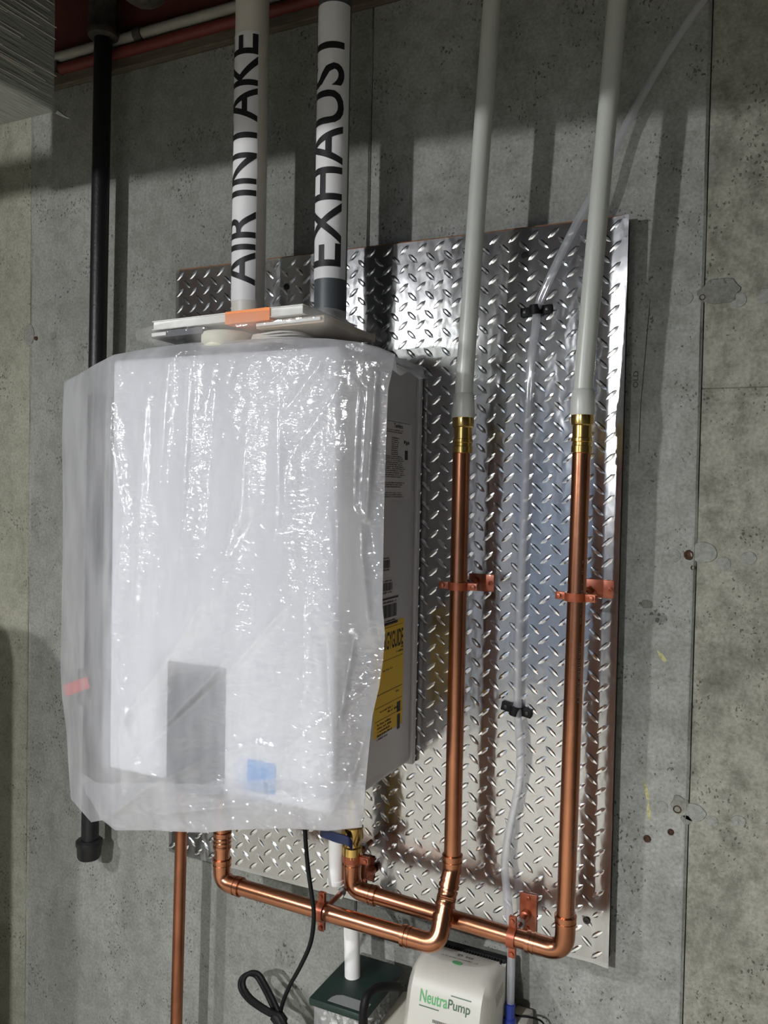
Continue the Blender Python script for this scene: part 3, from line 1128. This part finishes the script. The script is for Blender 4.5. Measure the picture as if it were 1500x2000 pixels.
sub('red_lever', bm, 'red', gv, label='red lever')

# ================================================================== condensate drain
dr = thing('condensate_pipe', 'short white drain pipe hanging under the heater, open at its lower end', 'drain pipe', (-.69, -.12, .80))
p = at(655, 1726, .12)
bm = B(); sweep(bm, [V((p.x, -.12, HZ0 - .014)), V((p.x, -.12, .92)), V((p.x, -.12, p.z + .004))], .0135, 22); add('pipe', bm, 'pvc_white', dr)
bm = B(); lathe(bm, [(.0136, .0), (.0150, .001), (.0150, .008), (.0136, .009)], V((p.x, -.12, p.z)), (0, 0, 1), 22); add('lip', bm, 'pvc_white', dr)

# ================================================================== neutraliser box with green lid
NZ = .632
nx0, nx1, nk0, nk1 = -.706, -.598, .035, .195
neu = thing('neutralizer_box', 'clear box of pale limestone chips with a dark green lid, left of the pump', 'filter box', ((nx0 + nx1) / 2, -.115, .42))
bm = B(); box(bm, (nx0, -nk1, NZ - .014), (nx1, -nk0, NZ), .004, 2); lid = add('lid', bm, 'green', neu)
a = V((nx0 + .034, -nk1 + .006, NZ + .0006)); bb = V((nx1 - .004, -nk1 + .032, NZ + .0006))
bm = B()
vs = [(a.x, a.y), (bb.x, a.y), (bb.x, bb.y), (a.x + .016, bb.y), (a.x + .006, bb.y - .005), (a.x + .001, bb.y - .014)]
bm.faces.new([bm.verts.new((q[0], q[1], NZ + .0006)) for q in vs])
add('lid_label', bm, 'lid_label', neu, smooth=False)
bm = B(); box(bm, (nx0 + .006, -nk1 + .006, .425), (nx1 - .006, -nk0 - .006, NZ - .014), .006, 2); add('container', bm, 'clear_box', neu)
bm = B()
rnd = random.Random(3)
ico = bmesh.new()
bmesh.ops.create_icosphere(ico, subdivisions=1, radius=1)
icov = [v.co.copy() for v in ico.verts]
icof = [[v.index for v in f.verts] for f in ico.faces]
for _ in range(620):
    c = V((rnd.uniform(nx0 + .016, nx1 - .016), rnd.uniform(-nk1 + .016, -nk0 - .016), rnd.uniform(.435, NZ - .026)))
    if -nk1 + .032 < c.y < -nk0 - .03 and nx0 + .03 < c.x < nx1 - .03 and c.z < NZ - .04:
        continue
    s = rnd.uniform(.0045, .0085)
    rot = Matrix.Rotation(rnd.uniform(0, 6), 3, V((rnd.random(), rnd.random(), rnd.random() + .1)).normalized())
    sc = V((rnd.uniform(.7, 1.2), rnd.uniform(.7, 1.1), rnd.uniform(.55, .9)))
    vs = [bm.verts.new(c + rot @ V((q.x * sc.x, q.y * sc.y, q.z * sc.z)) * s) for q in icov]
    for f in icof:
        bm.faces.new([vs[i] for i in f])
add('limestone_chips', bm, 'pebble', neu, kind='stuff')
p = at(689, 1882, .105)
bm = B()
sweep(bm, [V((p.x, p.y, NZ + .0)), V((p.x - .002, p.y, NZ + .05)), V((p.x - .005, p.y, .742))], .0140, 22)
add('inlet_pipe', bm, 'pvc_white', neu, label='short white inlet pipe')

# ================================================================== condensate pump
qx0, qx1, qk0, qk1, qz = -.543, -.398, .052, .168, .7095
pump = thing('condensate_pump', 'off-white plastic pump with a green logo on a tray below the copper pipes', 'pump', ((qx0 + qx1) / 2, -.11, .42))
bm = B()
prof = [(-.066, .45), (-.066, qz - .002), (-.072, qz + .001), (-.120, qz - .001), (-.138, qz - .006), (-.150, qz - .016), (-.158, qz - .030), (-.170, qz - .070), (-.178, qz - .100), (-.186, .58), (-.186, .45)]
rings = []
nxs = 12
for i in range(nxs + 1):
    t = i / nxs
    x = qx0 + (qx1 - qx0) * t
    e = min(t, 1 - t) * (qx1 - qx0)
    rr = .014
    ins = 0 if e > rr else rr - math.sqrt(max(0, rr * rr - (rr - e) ** 2))
    rings.append([bm.verts.new((x, y + (ins if j >= 3 else 0) * (.9 if y < -.1 else 0), z - (ins * .8 if j >= 2 and z > .6 else 0))) for j, (y, z) in enumerate(prof)])
for a, b in zip(rings, rings[1:]):
    for j in range(len(prof)):
        bm.faces.new((a[j], a[(j + 1) % len(prof)], b[(j + 1) % len(prof)], b[j]))
bm.faces.new(rings[0]); bm.faces.new(rings[-1][::-1])
add('housing', bm, 'pump', pump, angle=50)
bm = B()
box(bm, (qx0 + .004, -.067, .45), (qx1 + .001, -qk0, qz + .0045), .004, 2)
for i in range(26):
    x = qx0 + .010 + i * (qx1 - qx0 - .02) / 25
    box(bm, (x, -.0725, qz - .006), (x + .0022, -.066, qz + .0028))
add('motor_back', bm, 'rubber', pump, label='black back with a row of vent teeth')
bm = B()
for i in range(7):
    y = -.082 - i * .0058
    obox(bm, V((qx1 - .0005, y, qz - .034 - i * .001)), V((1, 0, 0)), V((0, .94, .3)).normalized(), V((0, -.3, .94)).normalized(), .0030, .0026, .022, .0006)
add('vent_slots', bm, 'pump_base', pump)
bm = B(); box(bm, (-.598 + .006, -.192, .42), (qx1 + .002, -.050, .600), .006, 2); add('reservoir', bm, 'pump_base', pump)


def on_front(s, h):
    """point on the sloping front of the housing: s across 0..1, h height"""
    for (y0, z0), (y1, z1) in zip(prof[3:], prof[4:]):
        if z1 <= h <= z0 and z0 != z1:
            t = (h - z0) / (z1 - z0)
            y = y0 + (y1 - y0) * t
            return V((qx0 + (qx1 - qx0) * s, y - .0006, h + .0003))
    return V((qx0 + (qx1 - qx0) * s, -.1665, h))


zlo = qz - .046
for word, s0, s1, zz, hh, m, nm in (('Neutra', .20, .53, zlo, .018, 'logo_green', 'logo_first_half'), ('Pump', .54, .80, zlo - .003, .018, 'logo_dark', 'logo_second_half')):
    bm = text_bm(word, .014, .3)
    map_bm(bm, lambda x, y: on_front(s0 + (s1 - s0) * x, zz + hh * y))
    add('logo_lettering', bm, m, pump, smooth=False)
for s0, s1, zz, w in ((.20, .44, zlo - .006, .0016), (.56, .80, zlo + .019, .0016)):
    bm = B()
    for i in range(8):
        sa_, sb_ = s0 + (s1 - s0) * i / 8, s0 + (s1 - s0) * (i + 1) / 8
        quad(bm, on_front(sa_, zz), on_front(sb_, zz), on_front(sb_, zz + w), on_front(sa_, zz + w))
    add('logo_stroke', bm, 'logo_dark', pump, smooth=False)
bm = B()
rnd = random.Random(5)
s_ = .38
while s_ < .68:
    w = rnd.uniform(.008, .016)
    quad(bm, on_front(s_, zlo - .024), on_front(s_ + w, zlo - .024), on_front(s_ + w, zlo - .0195), on_front(s_, zlo - .0195))
    s_ += w + .005
add('fine_print', bm, 'print', pump, smooth=False)
for row, (y, s0, s1, hh) in enumerate(((-.088, .42, .64, .006), (-.098, .28, .72, .0028))):
    bm = B()
    scribble(bm, (qx0 + (qx1 - qx0) * s0, y, qz + .0016), (1, 0, 0), (0, 1, 0), (qx1 - qx0) * (s1 - s0), hh, (0, 0, 1), 40 + row)
    add('fine_print', bm, 'print', pump, smooth=False)
bm = B()
lathe(bm, [(.0052, 0), (.0052, .0006)], V((qx0 + (qx1 - qx0) * .50, -.107, qz + .0002)), (0, 0, 1), 14)
for v in bm.verts:
    v.co.x = (v.co.x - (qx0 + qx1) / 2) * 1.7 + (qx0 + qx1) / 2
add('green_oval', bm, 'logo_green', pump, smooth=False)
bm = B()
pts = [at(u, v, k) for u, v, k in ((778, 1928, .14), (758, 1926, .165), (735, 1930, .185), (718, 1945, .205), (711, 1968, .215), (709, 2000, .215), (706, 2045, .21))]
pts.append(V((-.60, -.21, .43)))
sweep(bm, spline(pts, 6), .0075, 12)
add('power_lead', bm, 'rubber', pump, label='thick black lead')
# tray that carries box and pump (below the frame)
bm = B(); box(bm, (-.80, -.26, .395), (-.25, 0, .42), .003); box(bm, (-.76, -.02, .25), (-.73, 0, .395)); box(bm, (-.32, -.02, .25), (-.29, 0, .395))
o = add('wall_shelf', bm, 'wood', None, smooth=False)
o['label'], o['category'] = 'plain wooden wall shelf under the pump and the green-lidded box', 'shelf'
# little float switch housing beside the pump
sw = thing('float_switch', 'small off-white plastic block with a black lead, right of the pump', 'switch', at(1022, 2010, .04))
a, b = at(1002, 2040, .03), at(1037, 1982, .03)
bm = B(); box(bm, (a.x, -.062, .42), (b.x, -.012, b.z), .004, 2); add('block', bm, 'pump_base', sw)
bm = B(); sweep(bm, spline([at(u, v, k) for u, v, k in ((1003, 1960, .015), (1003, 1978, .03), (1012, 1984, .05), (1030, 1986, .05), (1048, 1990, .04), (1062, 2000, .03), (1072, 2030, .02))], 6), .0017, 8); add('lead', bm, 'rubber', sw)

# ================================================================== heater cord
cord = thing('power_cord', 'thin black power cord hanging from the heater, its slack tied in a loop', 'cord', at(545, 1990, .10))
bm = B()
pts = [at(u, v, k) for u, v, k in ((592, 1560, .18), (596, 1625, .20), (601, 1690, .20), (609, 1750, .205), (613, 1790, .205), (607, 1840, .195), (588, 1885, .17), (566, 1925, .14), (552, 1960, .12), (548, 1985, .115), (552, 2030, .11), (556, 2075, .11))]
pts[0].z = HZ0 - .001
sweep(bm, spline(pts, 6), .0038, 10)
add('lead', bm, 'rubber', cord)
bm = B()
for i, off in enumerate(((0, 0, 0), (7, -3, .012))):
    pts = [at(u + off[0], v + off[1], k + off[2]) for u, v, k in ((556, 2060, .11), (543, 1995, .11), (527, 1955, .10), (510, 1922, .085), (498, 1905, .08), (482, 1903, .08), (470, 1914, .085), (470, 1932, .09), (484, 1952, .10), (505, 1968, .11), (525, 1980, .115), (545, 1992, .12), (566, 2050, .12))]
    sweep(bm, spline(pts, 6), .0044, 10)
add('tied_loop', bm, 'rubber', cord)
bm = B()
c = at(545, 1990, .115)
lathe(bm, [(.010, -.012), (.013, -.010), (.013, .010), (.010, .012)], c, unit(at(527, 1975, .11), at(553, 2012, .115)), 12)
add('cord_tie', bm, 'rubber', cord)

# ================================================================== papers in a clear pouch on top of the heater
TZ = HZ1 + .004
bk0 = .345


def slab(lo, hi, tilt=0, bev=.001):
    bm = B()
    box(bm, lo, hi, bev)
    if tilt:
        cx, cz = lo[0], lo[2]
        for v in bm.verts:
            v.co.z += (v.co.x - cx) * tilt
    return bm


fl, fr_ = at(296, 645, bk0), at(592, 612, bk0)
tl = (fr_.z - fl.z) / (fr_.x - fl.x)
zb_ = fl.z
book = thing('manual', 'thick white manual with an orange band lying on the heater', 'booklet', (fl.x, -.13, zb_))
zt_ = .0145
add('cover', slab((fl.x, -bk0, zb_), (fr_.x, -.175, zb_ + .0014), tl), 'paper', book, smooth=False)
add('pages', slab((fl.x + .002, -bk0 + .002, zb_ + .0014), (fr_.x - .002, -.178, zb_ + zt_ - .0014), tl), 'paper', book, smooth=False)
add('cover', slab((fl.x, -bk0, zb_ + zt_ - .0014), (fr_.x, -.175, zb_ + zt_), tl), 'paper', book, smooth=False)
oa, ob = at(440, 620, bk0).x, at(527, 620, bk0).x
bm = slab((oa, -bk0 - .0007, zb_ + (oa - fl.x) * tl - .004), (ob, -.18, zb_ + zt_ + (oa - fl.x) * tl + .0008), tl, .0004)
add('orange_band', bm, 'orange', book, smooth=False)
gb = thing('grey_booklet', 'dark grey card sticking out at the left end under the white manual', 'booklet', (fl.x - .005, -.14, zb_ - .014))
bm = slab((fl.x - .004, -bk0 + .004, zb_ - .0125), (fl.x + .10, -.19, zb_ - .0015), tl)
add('cover', bm, 'card_grey', gb, smooth=False)
bm = slab((fl.x - .002, -bk0 + .002, zb_ - .010), (fl.x + .028, -bk0 + .012, zb_ - .004), tl)
add('page_edge', bm, 'paper', gb, smooth=False)
ta, tb = at(615, 618, bk0), at(665, 640, bk0)
tc_ = thing('tan_booklet', 'tan paper folder at the right end of the papers on the heater', 'booklet', (fr_.x, -.13, TZ + .02))
bm = slab((fr_.x - .09, -bk0 + .010, zb_ - .013 + tl * .17), (fr_.x + .030, -.165, zb_ - .002 + tl * .17), tl)
add('cover', bm, 'paper_tan', tc_, smooth=False)
bm = slab((fr_.x - .088, -bk0 + .006, zb_ - .010 + tl * .17), (fr_.x + .026, -.17, zb_ - .005 + tl * .17), tl)
add('pages', bm, 'paper', tc_, smooth=False)
# cream roll
ra, rb = at(372, 656, bk0), at(455, 656, bk0)
rr_ = (rb.x - ra.x) / 2
rz0, rz1 = at(415, 674, bk0).z, at(415, 643, bk0).z
rl = thing('tape_roll', 'cream coloured roll lying flat under the manual at the front of the heater', 'roll', ((ra.x + rb.x) / 2, -bk0 + rr_, TZ))
bm = B()
hh = rz1 - rz0
lathe(bm, [(.016, 0), (rr_ - .002, 0), (rr_, .002), (rr_, hh - .002), (rr_ - .002, hh), (.016, hh), (.016, 0)], (rl.location.x, rl.location.y, rz0), (0, 0, 1), 36, cap=False)
add('body', bm, 'foam', rl)
bm = B()
lathe(bm, [(.0135, 0), (.0158, 0), (.0158, hh), (.0135, hh), (.0135, 0)], (rl.location.x, rl.location.y, rz0), (0, 0, 1), 24, cap=False)
add('core', bm, 'card_grey', rl)
# coil of white wire
wa, wb = at(458, 655, bk0 - .01), at(572, 652, bk0 - .01)
cxw, rw = (wa.x + wb.x) / 2, (wb.x - wa.x) / 2
wz0, wz1 = at(515, 664, bk0).z, at(515, 641, bk0).z
wc = thing('wire_coil', 'flat coil of white wire right of the cream roll on the heater', 'wire', (cxw, -bk0 + .01 + rw, TZ))
for i in range(5):
    bm = B()
    pts = [V((cxw + (rw - .0012 * i) * math.cos(a_), -bk0 + .012 + rw + (rw * .9 - .0015 * i) * math.sin(a_), wz0 + (wz1 - wz0) * i / 4.5 + .0015 * math.sin(3 * a_ + i))) for a_ in [2 * PI * j / 48 for j in range(49)]]
    sweep(bm, pts, .0019, 8, cap=False)
    add('wire_turn', bm, 'wire_white', wc)
# the clear pouch around them
pouch = thing('document_pouch', 'clear plastic pouch holding papers and small parts on the heater', 'pouch', ((fl.x + fr_.x) / 2, -.13, TZ))
bm = B()
n1, n2 = 46, 14
x0p, x1p = at(256, 640, bk0 + .006).x, at(655, 640, bk0 + .006).x
rows = []
for i in range(n1 + 1):
    t = i / n1
    x = x0p + (x1p - x0p) * t
    e = math.sin(PI * min(1, max(0, t))) ** .28
    zm = TZ + .036 + (x - x0p) * .012
    topz = zb_ + zt_ + .006 + (x - fl.x) * tl
    botz = TZ + .0005
    ring = []
    for j in range(n2):
        ph = 2 * PI * j / n2
        yc, yh = -.258, .100
        cy_ = math.copysign(abs(math.cos(ph)) ** .45, math.cos(ph))
        sz_ = math.copysign(abs(math.sin(ph)) ** .7, math.sin(ph))
        zc_ = (topz + botz) / 2 + (1 - e) * .004
        y = yc - yh * cy_ * (.86 + .14 * e)
        zz = zc_ + (topz - botz) / 2 * sz_ * e
        w = noise.noise(V((x * 40, y * 25, zz * 50)))
        ring.append(bm.verts.new((x, y + .0022 * w, max(botz, zz + .0016 * w))))
    rows.append(ring)
for a, b in zip(rows, rows[1:]):
    for j in range(n2):
        bm.faces.new((a[j], a[(j + 1) % n2], b[(j + 1) % n2], b[j]))
bm.faces.new(rows[0]); bm.faces.new(rows[-1][::-1])
add('film', bm, 'film_clear', pouch, angle=60)

# ================================================================== milky plastic sheet over the heater
LEFT = [(745, 125), (850, 121), (1000, 123), (1100, 122), (1200, 120), (1310, 118), (1360, 121), (1430, 130), (1500, 134), (1560, 138), (1606, 178)]
RIGHT = [(692, 772), (725, 766), (760, 758), (860, 754), (1000, 750), (1180, 747), (1240, 752), (1290, 748), (1340, 741), (1395, 728), (1440, 723), (1500, 717), (1560, 712), (1616, 707)]
TOP = [(125, 745), (150, 733), (185, 712), (222, 693), (290, 680), (370, 670), (470, 664), (560, 659), (640, 661), (700, 668), (740, 678), (772, 692)]
BOT = [(178, 1606), (200, 1602), (225, 1622), (300, 1622), (400, 1627), (450, 1621), (560, 1618), (640, 1623), (670, 1620), (707, 1616)]


def interp(tab, q):
    if q <= tab[0][0]:
        return tab[0][1]
    for (a, va), (b, vb) in zip(tab, tab[1:]):
        if q <= b:
            return va + (vb - va) * (q - a) / (b - a)
    return tab[-1][1]


# (u0, v0, u1, v1, half width in px, height in mm): the folds one can follow in the photograph
FOLDS = [(205, 800, 240, 1000, 16, 7), (240, 1000, 215, 1250, 16, 7), (215, 1250, 260, 1500, 18, 6), (150, 780, 215, 980, 9, -5), (185, 960, 180, 1090, 8, -6), (215, 1070, 190, 1130, 9, -5),
         (460, 1060, 330, 1280, 22, 9), (330, 1280, 215, 1440, 20, 8), (500, 1000, 390, 1180, 14, -6), (560, 1180, 440, 1320, 10, 5), (440, 1290, 300, 1440, 10, 6), (430, 1330, 265, 1480, 11, -5),
         (640, 690, 560, 800, 9, 5), (660, 760, 560, 900, 12, -4), (700, 760, 690, 1000, 12, 6), (735, 730, 715, 1010, 9, 7), (700, 1000, 720, 1240, 14, 7), (655, 900, 660, 1200, 14, -5),
         (330, 700, 310, 960, 9, 5), (372, 720, 350, 1100, 9, 5), (420, 760, 400, 1080, 10, -4), (285, 780, 265, 1180, 9, 4), (300, 1100, 290, 1260, 8, 4), (480, 830, 470, 1020, 9, 4), (545, 780, 540, 1060, 12, 4),
         (600, 1060, 590, 1500, 18, 5), (640, 1240, 650, 1480, 12, -5), (690, 1250, 660, 1420, 9, 6), (735, 1330, 560, 1462, 7, 5), (560, 1465, 500, 1455, 7, 5), (500, 1452, 410, 1478, 7, 6), (410, 1478, 280, 1540, 8, 6),
         (280, 1540, 205, 1603, 9, 6), (500, 1450, 520, 1580, 8, 4), (690, 1500, 640, 1600, 9, 5), (715, 1420, 680, 1560, 8, 5), (300, 1590, 500, 1570, 9, 5), (320, 1560, 460, 1545, 8, 4), (500, 1590, 700, 1540, 8, 4),
         (140, 1330, 200, 1290, 7, 4), (128, 1400, 190, 1370, 9, 4), (160, 1500, 210, 1420, 9, -4), (230, 1380, 240, 1560, 10, 5), (760, 700, 700, 705, 7, 4), (400, 680, 250, 700, 9, 3), (600, 670, 520, 760, 8, 3)]


def fold(u, v):
    h = 0.0
    for (u0, v0, u1, v1, w, a) in FOLDS:
        dx, dy = u1 - u0, v1 - v0
        L2 = dx * dx + dy * dy
        t = ((u - u0) * dx + (v - v0) * dy) / L2
        tt = min(1, max(0, t))
        px, py = u - u0 - dx * tt, v - v0 - dy * tt
        d = math.sqrt(px * px + py * py)
        if d < 3 * w:
            q = math.exp(-abs(d / w) ** 1.4)
            fade = 1 - .55 * abs(2 * tt - 1) ** 2
            h += a * (.00145 if w > 8 else .0008) * q * fade
    h += .0016 * noise.noise(V((u / 34, v / 150, 1))) + .0009 * noise.noise(V((u / 15, v / 40, 4))) + .0004 * noise.noise(V((u / 9, v / 7, 8)))
    edge = max(0, min(1, (v - 1480) / 60)) + max(0, min(1, (300 - u) / 90)) + max(0, min(1, (u - 660) / 50)) + .3
    h += .0011 * min(1.2, edge) * noise.noise(V((u / 15, v / 9.5, 12))) * (.35 + max(0, noise.noise(V((u / 60, v / 130, 20))) * 2.2))
    return h


film_t = thing('plastic_sheet', 'milky crumpled plastic sheet draped over the front of the water heater', 'plastic sheet', at(430, 1610, .26))
bm = B()
NU, NV = 150, 210
G = []
for j in range(NV + 1):
    t = j / NV
    row = []
    for i in range(NU + 1):
        s = i / NU
        u = 125 + (740 - 125) * s
        vl, vr = 745 + (1606 - 745) * t, 692 + (1616 - 692) * t
        # Coons patch of the four outlines
        L_ = V((interp(LEFT, vl), vl)); R_ = V((interp(RIGHT, vr), vr))
        ut, ub = 125 + (772 - 125) * s, 178 + (707 - 178) * s
        T_ = V((ut, interp(TOP, ut))); Bo = V((ub, interp(BOT, ub)))
        C00, C10, C01, C11 = V((125, 745)), V((772, 692)), V((178, 1606)), V((707, 1616))
        P = L_ * (1 - s) + R_ * s + T_ * (1 - t) + Bo * t - (C00 * (1 - s) * (1 - t) + C10 * s * (1 - t) + C01 * (1 - s) * t + C11 * s * t)
        u, v = P.x, P.y
        k = .3520
        k += .010 * math.sin(PI * min(1, max(0, (u - 215) / 500))) * math.sin(PI * min(1, t * 1.1)) * .6
        if u < 214:                       # free edge beyond the heater's left side swings back
            q = (214 - u) / 94
            k -= .120 * q ** 1.2
        if v > 1530:
            k -= .012 * ((v - 1530) / 90) ** 2
        if t < .05:
            k -= .014 * (1 - t / .05) ** 2
        k += max(-.0105, fold(u, v)) if u > 214 else fold(u, v) * .8
        row.append(bm.verts.new(at(u, v, k)))
    G.append(row)
for j in range(NV):
    for i in range(NU):
        bm.faces.new((G[j][i], G[j][i + 1], G[j + 1][i + 1], G[j + 1][i]))
hem = []
for j in range(int(NV * .90), NV + 1):
    q = (j - NV * .90) / (NV * .10)
    row = []
    for i in range(4, NU - 2):
        p = G[j][i].co
        w = noise.noise(V((i / 9, j / 4, 3)))
        row.append(bm.verts.new(p + V((0, .006 + .012 * math.sin(PI * min(1, q * 1.0)) + .004 * w * (1 - q * .6), -.001 + .004 * w * (1 - q)))))
    hem.append(row)
for a, b in zip(hem, hem[1:]):
    for i in range(len(a) - 1):
        bm.faces.new((a[i], a[i + 1], b[i + 1], b[i]))
# over the top edge and back across the heater, with a drooping flap on the right
NB = 16
prev = G[0]
for b in range(1, NB + 1):
    q = b / NB
    cur = []
    for i in range(NU + 1):
        p = G[0][i].co
        x = p.x
        ye = -.165 + .115 * max(0, min(1, (i / NU - .72) / .16))
        y = p.y + (ye - p.y) * q
        xe = HX1
        over = max(0, x - xe)
        xx = x
        zt2 = HZ1 + .0035
        z0 = p.z
        if x < HX0 + .012:
            z = z0 - .02 * q
        else:
            z = z0 + (zt2 - z0) * min(1, q * 2.5) + .001 * noise.noise(V((x * 60, y * 60, 2)))
            z = max(z, zt2) if x < HX1 + .006 else z
        if i > NU * .86:                  # right-hand overhang
            s2 = (i / NU - .86) / .14
            xe2 = HX1 + .022 - .006 * math.sin(q * 7)
            xx = x + (min(x, xe2) - x) * min(1, q * 1.15)
            if xx > HX1 + .004:
                z -= (xx - HX1 - .004) * (.25 + .9 * q) + .004 * math.sin(q * 9) * s2
        cur.append(bm.verts.new((xx, y, z)))
    for i in range(NU):
        bm.faces.new((prev[i], prev[i + 1], cur[i + 1], cur[i]))
    prev = cur
add('sheet', bm, 'film', film_t, angle=180)

# ================================================================== under the ceiling, top left
dc = at(111, 222, .36)
duct = thing('wrapped_duct', 'fibre-wrapped rectangular duct under the ceiling in the upper left corner', 'duct', (dc.x - .2, -1.9, dc.z))
bm = B()
box(bm, (dc.x - .42, -3.6, dc.z), (dc.x, -.36, dc.z + .36), .010, 3)
add('wrap', bm, 'duct_wrap', duct)
bm = B()
rnd = random.Random(11)
for i in range(46):
    z0_ = dc.z + .012 + rnd.random() ** 1.4 * .33
    ya, yb_ = -.362 - rnd.uniform(0, .12), -1.15 + rnd.uniform(-.1, .3)
    pts = [V((dc.x + .0008 + .0012 * rnd.random(), ya + (yb_ - ya) * k_ / 8, z0_ + .004 * noise.noise(V((i, k_ * .7, 0))))) for k_ in range(9)]
    sweep(bm, pts, .0008, 5)
add('loose_strands', bm, 'strand', duct, kind='stuff')
bm = B()
for i in range(1):
    pts = spline([V((dc.x - .03 * i, -.36, dc.z + .004)), V((dc.x + .006 - .03 * i, -.350, dc.z - .001)), V((dc.x + .012 - .02 * i, -.340, dc.z - .003))], 4)
    sweep(bm, pts, .004 - .0004 * i, 6, rf=lambda t: .004 * (1.05 - t))
add('frayed_edge', bm, 'duct_wrap', duct)
for hx in (-1.5,):
    pass
a, b = at(470, 12, .022), at(130, 108, .022)
wp = thing('white_water_pipe', 'pale plastic pipe running along the wall top behind the black iron pipe', 'plastic pipe', (b.x, -.022, b.z))
bm = B(); sweep(bm, [V((-2.6, -.022, b.z)), V((-1.3, -.022, b.z)), V((-.96, -.022, b.z)), V((.2, -.022, b.z + .004))], .0115, 18); add('tube', bm, 'pvc_shaded', wp)
for xx in (-1.262, -.70):
    bm = B(); ringband(bm, (xx, -.022, b.z), (1, 0, 0), .0116, .0150, .02); box(bm, (xx - .008, -.022, b.z + .012), (xx + .008, -.016, b.z + .016)); add('clamp', bm, 'iron_brown', wp)
rz = at(300, 85, .021).z
rp2 = thing('red_water_pipe', 'dark red plastic pipe along the wall top just under the pale pipe', 'plastic pipe', (-1.2, -.021, rz))
bm = B(); sweep(bm, [V((-2.6, -.021, rz)), V((-1.2, -.021, rz)), V((.4, -.021, rz))], .0115, 18); add('tube', bm, 'red_yarn', rp2)
for xx in (-1.5, -.95):
    bm = B(); box(bm, (xx - .008, -.034, rz - .0125), (xx + .008, -.008, rz - .0105)); box(bm, (xx - .008, -.034, rz + .0105), (xx + .008, -.008, rz + .0125)); box(bm, (xx - .008, -.034, rz - .012), (xx + .008, -.0325, rz + .012)); add('clamp', bm, 'iron_brown', rp2)
ce = at(296, -2, .16)
el = thing('pipe_elbow', 'dark rounded iron elbow hanging at the top edge right of the iron pipe', 'pipe elbow', ce)
bm = B()
sweep(bm, fillet([ce + V((.02, .0, .22)), ce + V((0, 0, .006)), ce + V((.0, -.12, .01))], .04, 8), .036, 20)
add('bend', bm, 'iron_brown', el)
bm = B(); ringband(bm, ce + V((0, -.10, .01)), (0, 1, 0), .03, .043, .03); add('band', bm, 'iron_brown', el)

# ================================================================== outside the frame: key lamp, added fill lamp, added tank that casts shade
t = thing('work_lamp', 'bare bulb hanging from the duct near the camera, outside the frame', 'lamp', KEY_LAMP)
pos = KEY_LAMP
bm = B(); bmesh.ops.create_icosphere(bm, subdivisions=3, radius=.03, matrix=Matrix.Translation(pos)); add('bulb', bm, 'bulb', t)
bm = B(); lathe(bm, [(.010, .030), (.016, .032), (.019, .045), (.019, .085), (.006, .10)], pos, (0, 0, 1), 16); add('socket', bm, 'rubber', t)
bm = B(); sweep(bm, [pos + V((0, 0, .095)), V((pos.x, pos.y, dc.z - .001))], .0035, 8); add('cord', bm, 'rubber', t)
t = thing('fill_lamp', 'added shaded fill lamp hanging from the joists behind the camera, outside the frame', 'lamp', FILL_LAMP)
pos = FILL_LAMP
bm = B(); bmesh.ops.create_icosphere(bm, subdivisions=3, radius=.045, matrix=Matrix.Translation(pos)); add('bulb', bm, 'bulb_fill', t)
bm = B(); lathe(bm, [(.02, .12), (.05, .105), (.11, .02), (.15, -.05), (.148, -.05), (.108, .022), (.048, .107), (.02, .122)], pos, (0, 0, 1), 32, cap=False); add('lamp_shade', bm, 'tank', t)
bm = B(); lathe(bm, [(.012, .044), (.02, .05), (.022, .13), (.008, .15)], pos, (0, 0, 1), 16); add('socket', bm, 'rubber', t)
bm = B(); sweep(bm, [pos + V((0, 0, .14)), V((pos.x, pos.y, ZC - .005))], .0035, 8); add('cord', bm, 'rubber', t)
tk = thing('shade_tank', 'grey upright tank shape added to cast shade, on the floor left of the frame', 'tank', (-1.637, -.60, 0))  # unseen tank, put in to throw shade on the lower left wall
bm = B()
lathe(bm, [(.09, 0), (.09, .03), (.12, .05), (.15, .10), (.152, .2), (.152, 1.26), (.135, 1.31), (.09, 1.355), (.03, 1.365)], (-1.637, -.60, 0), (0, 0, 1), 36)
add('body', bm, 'tank', tk)
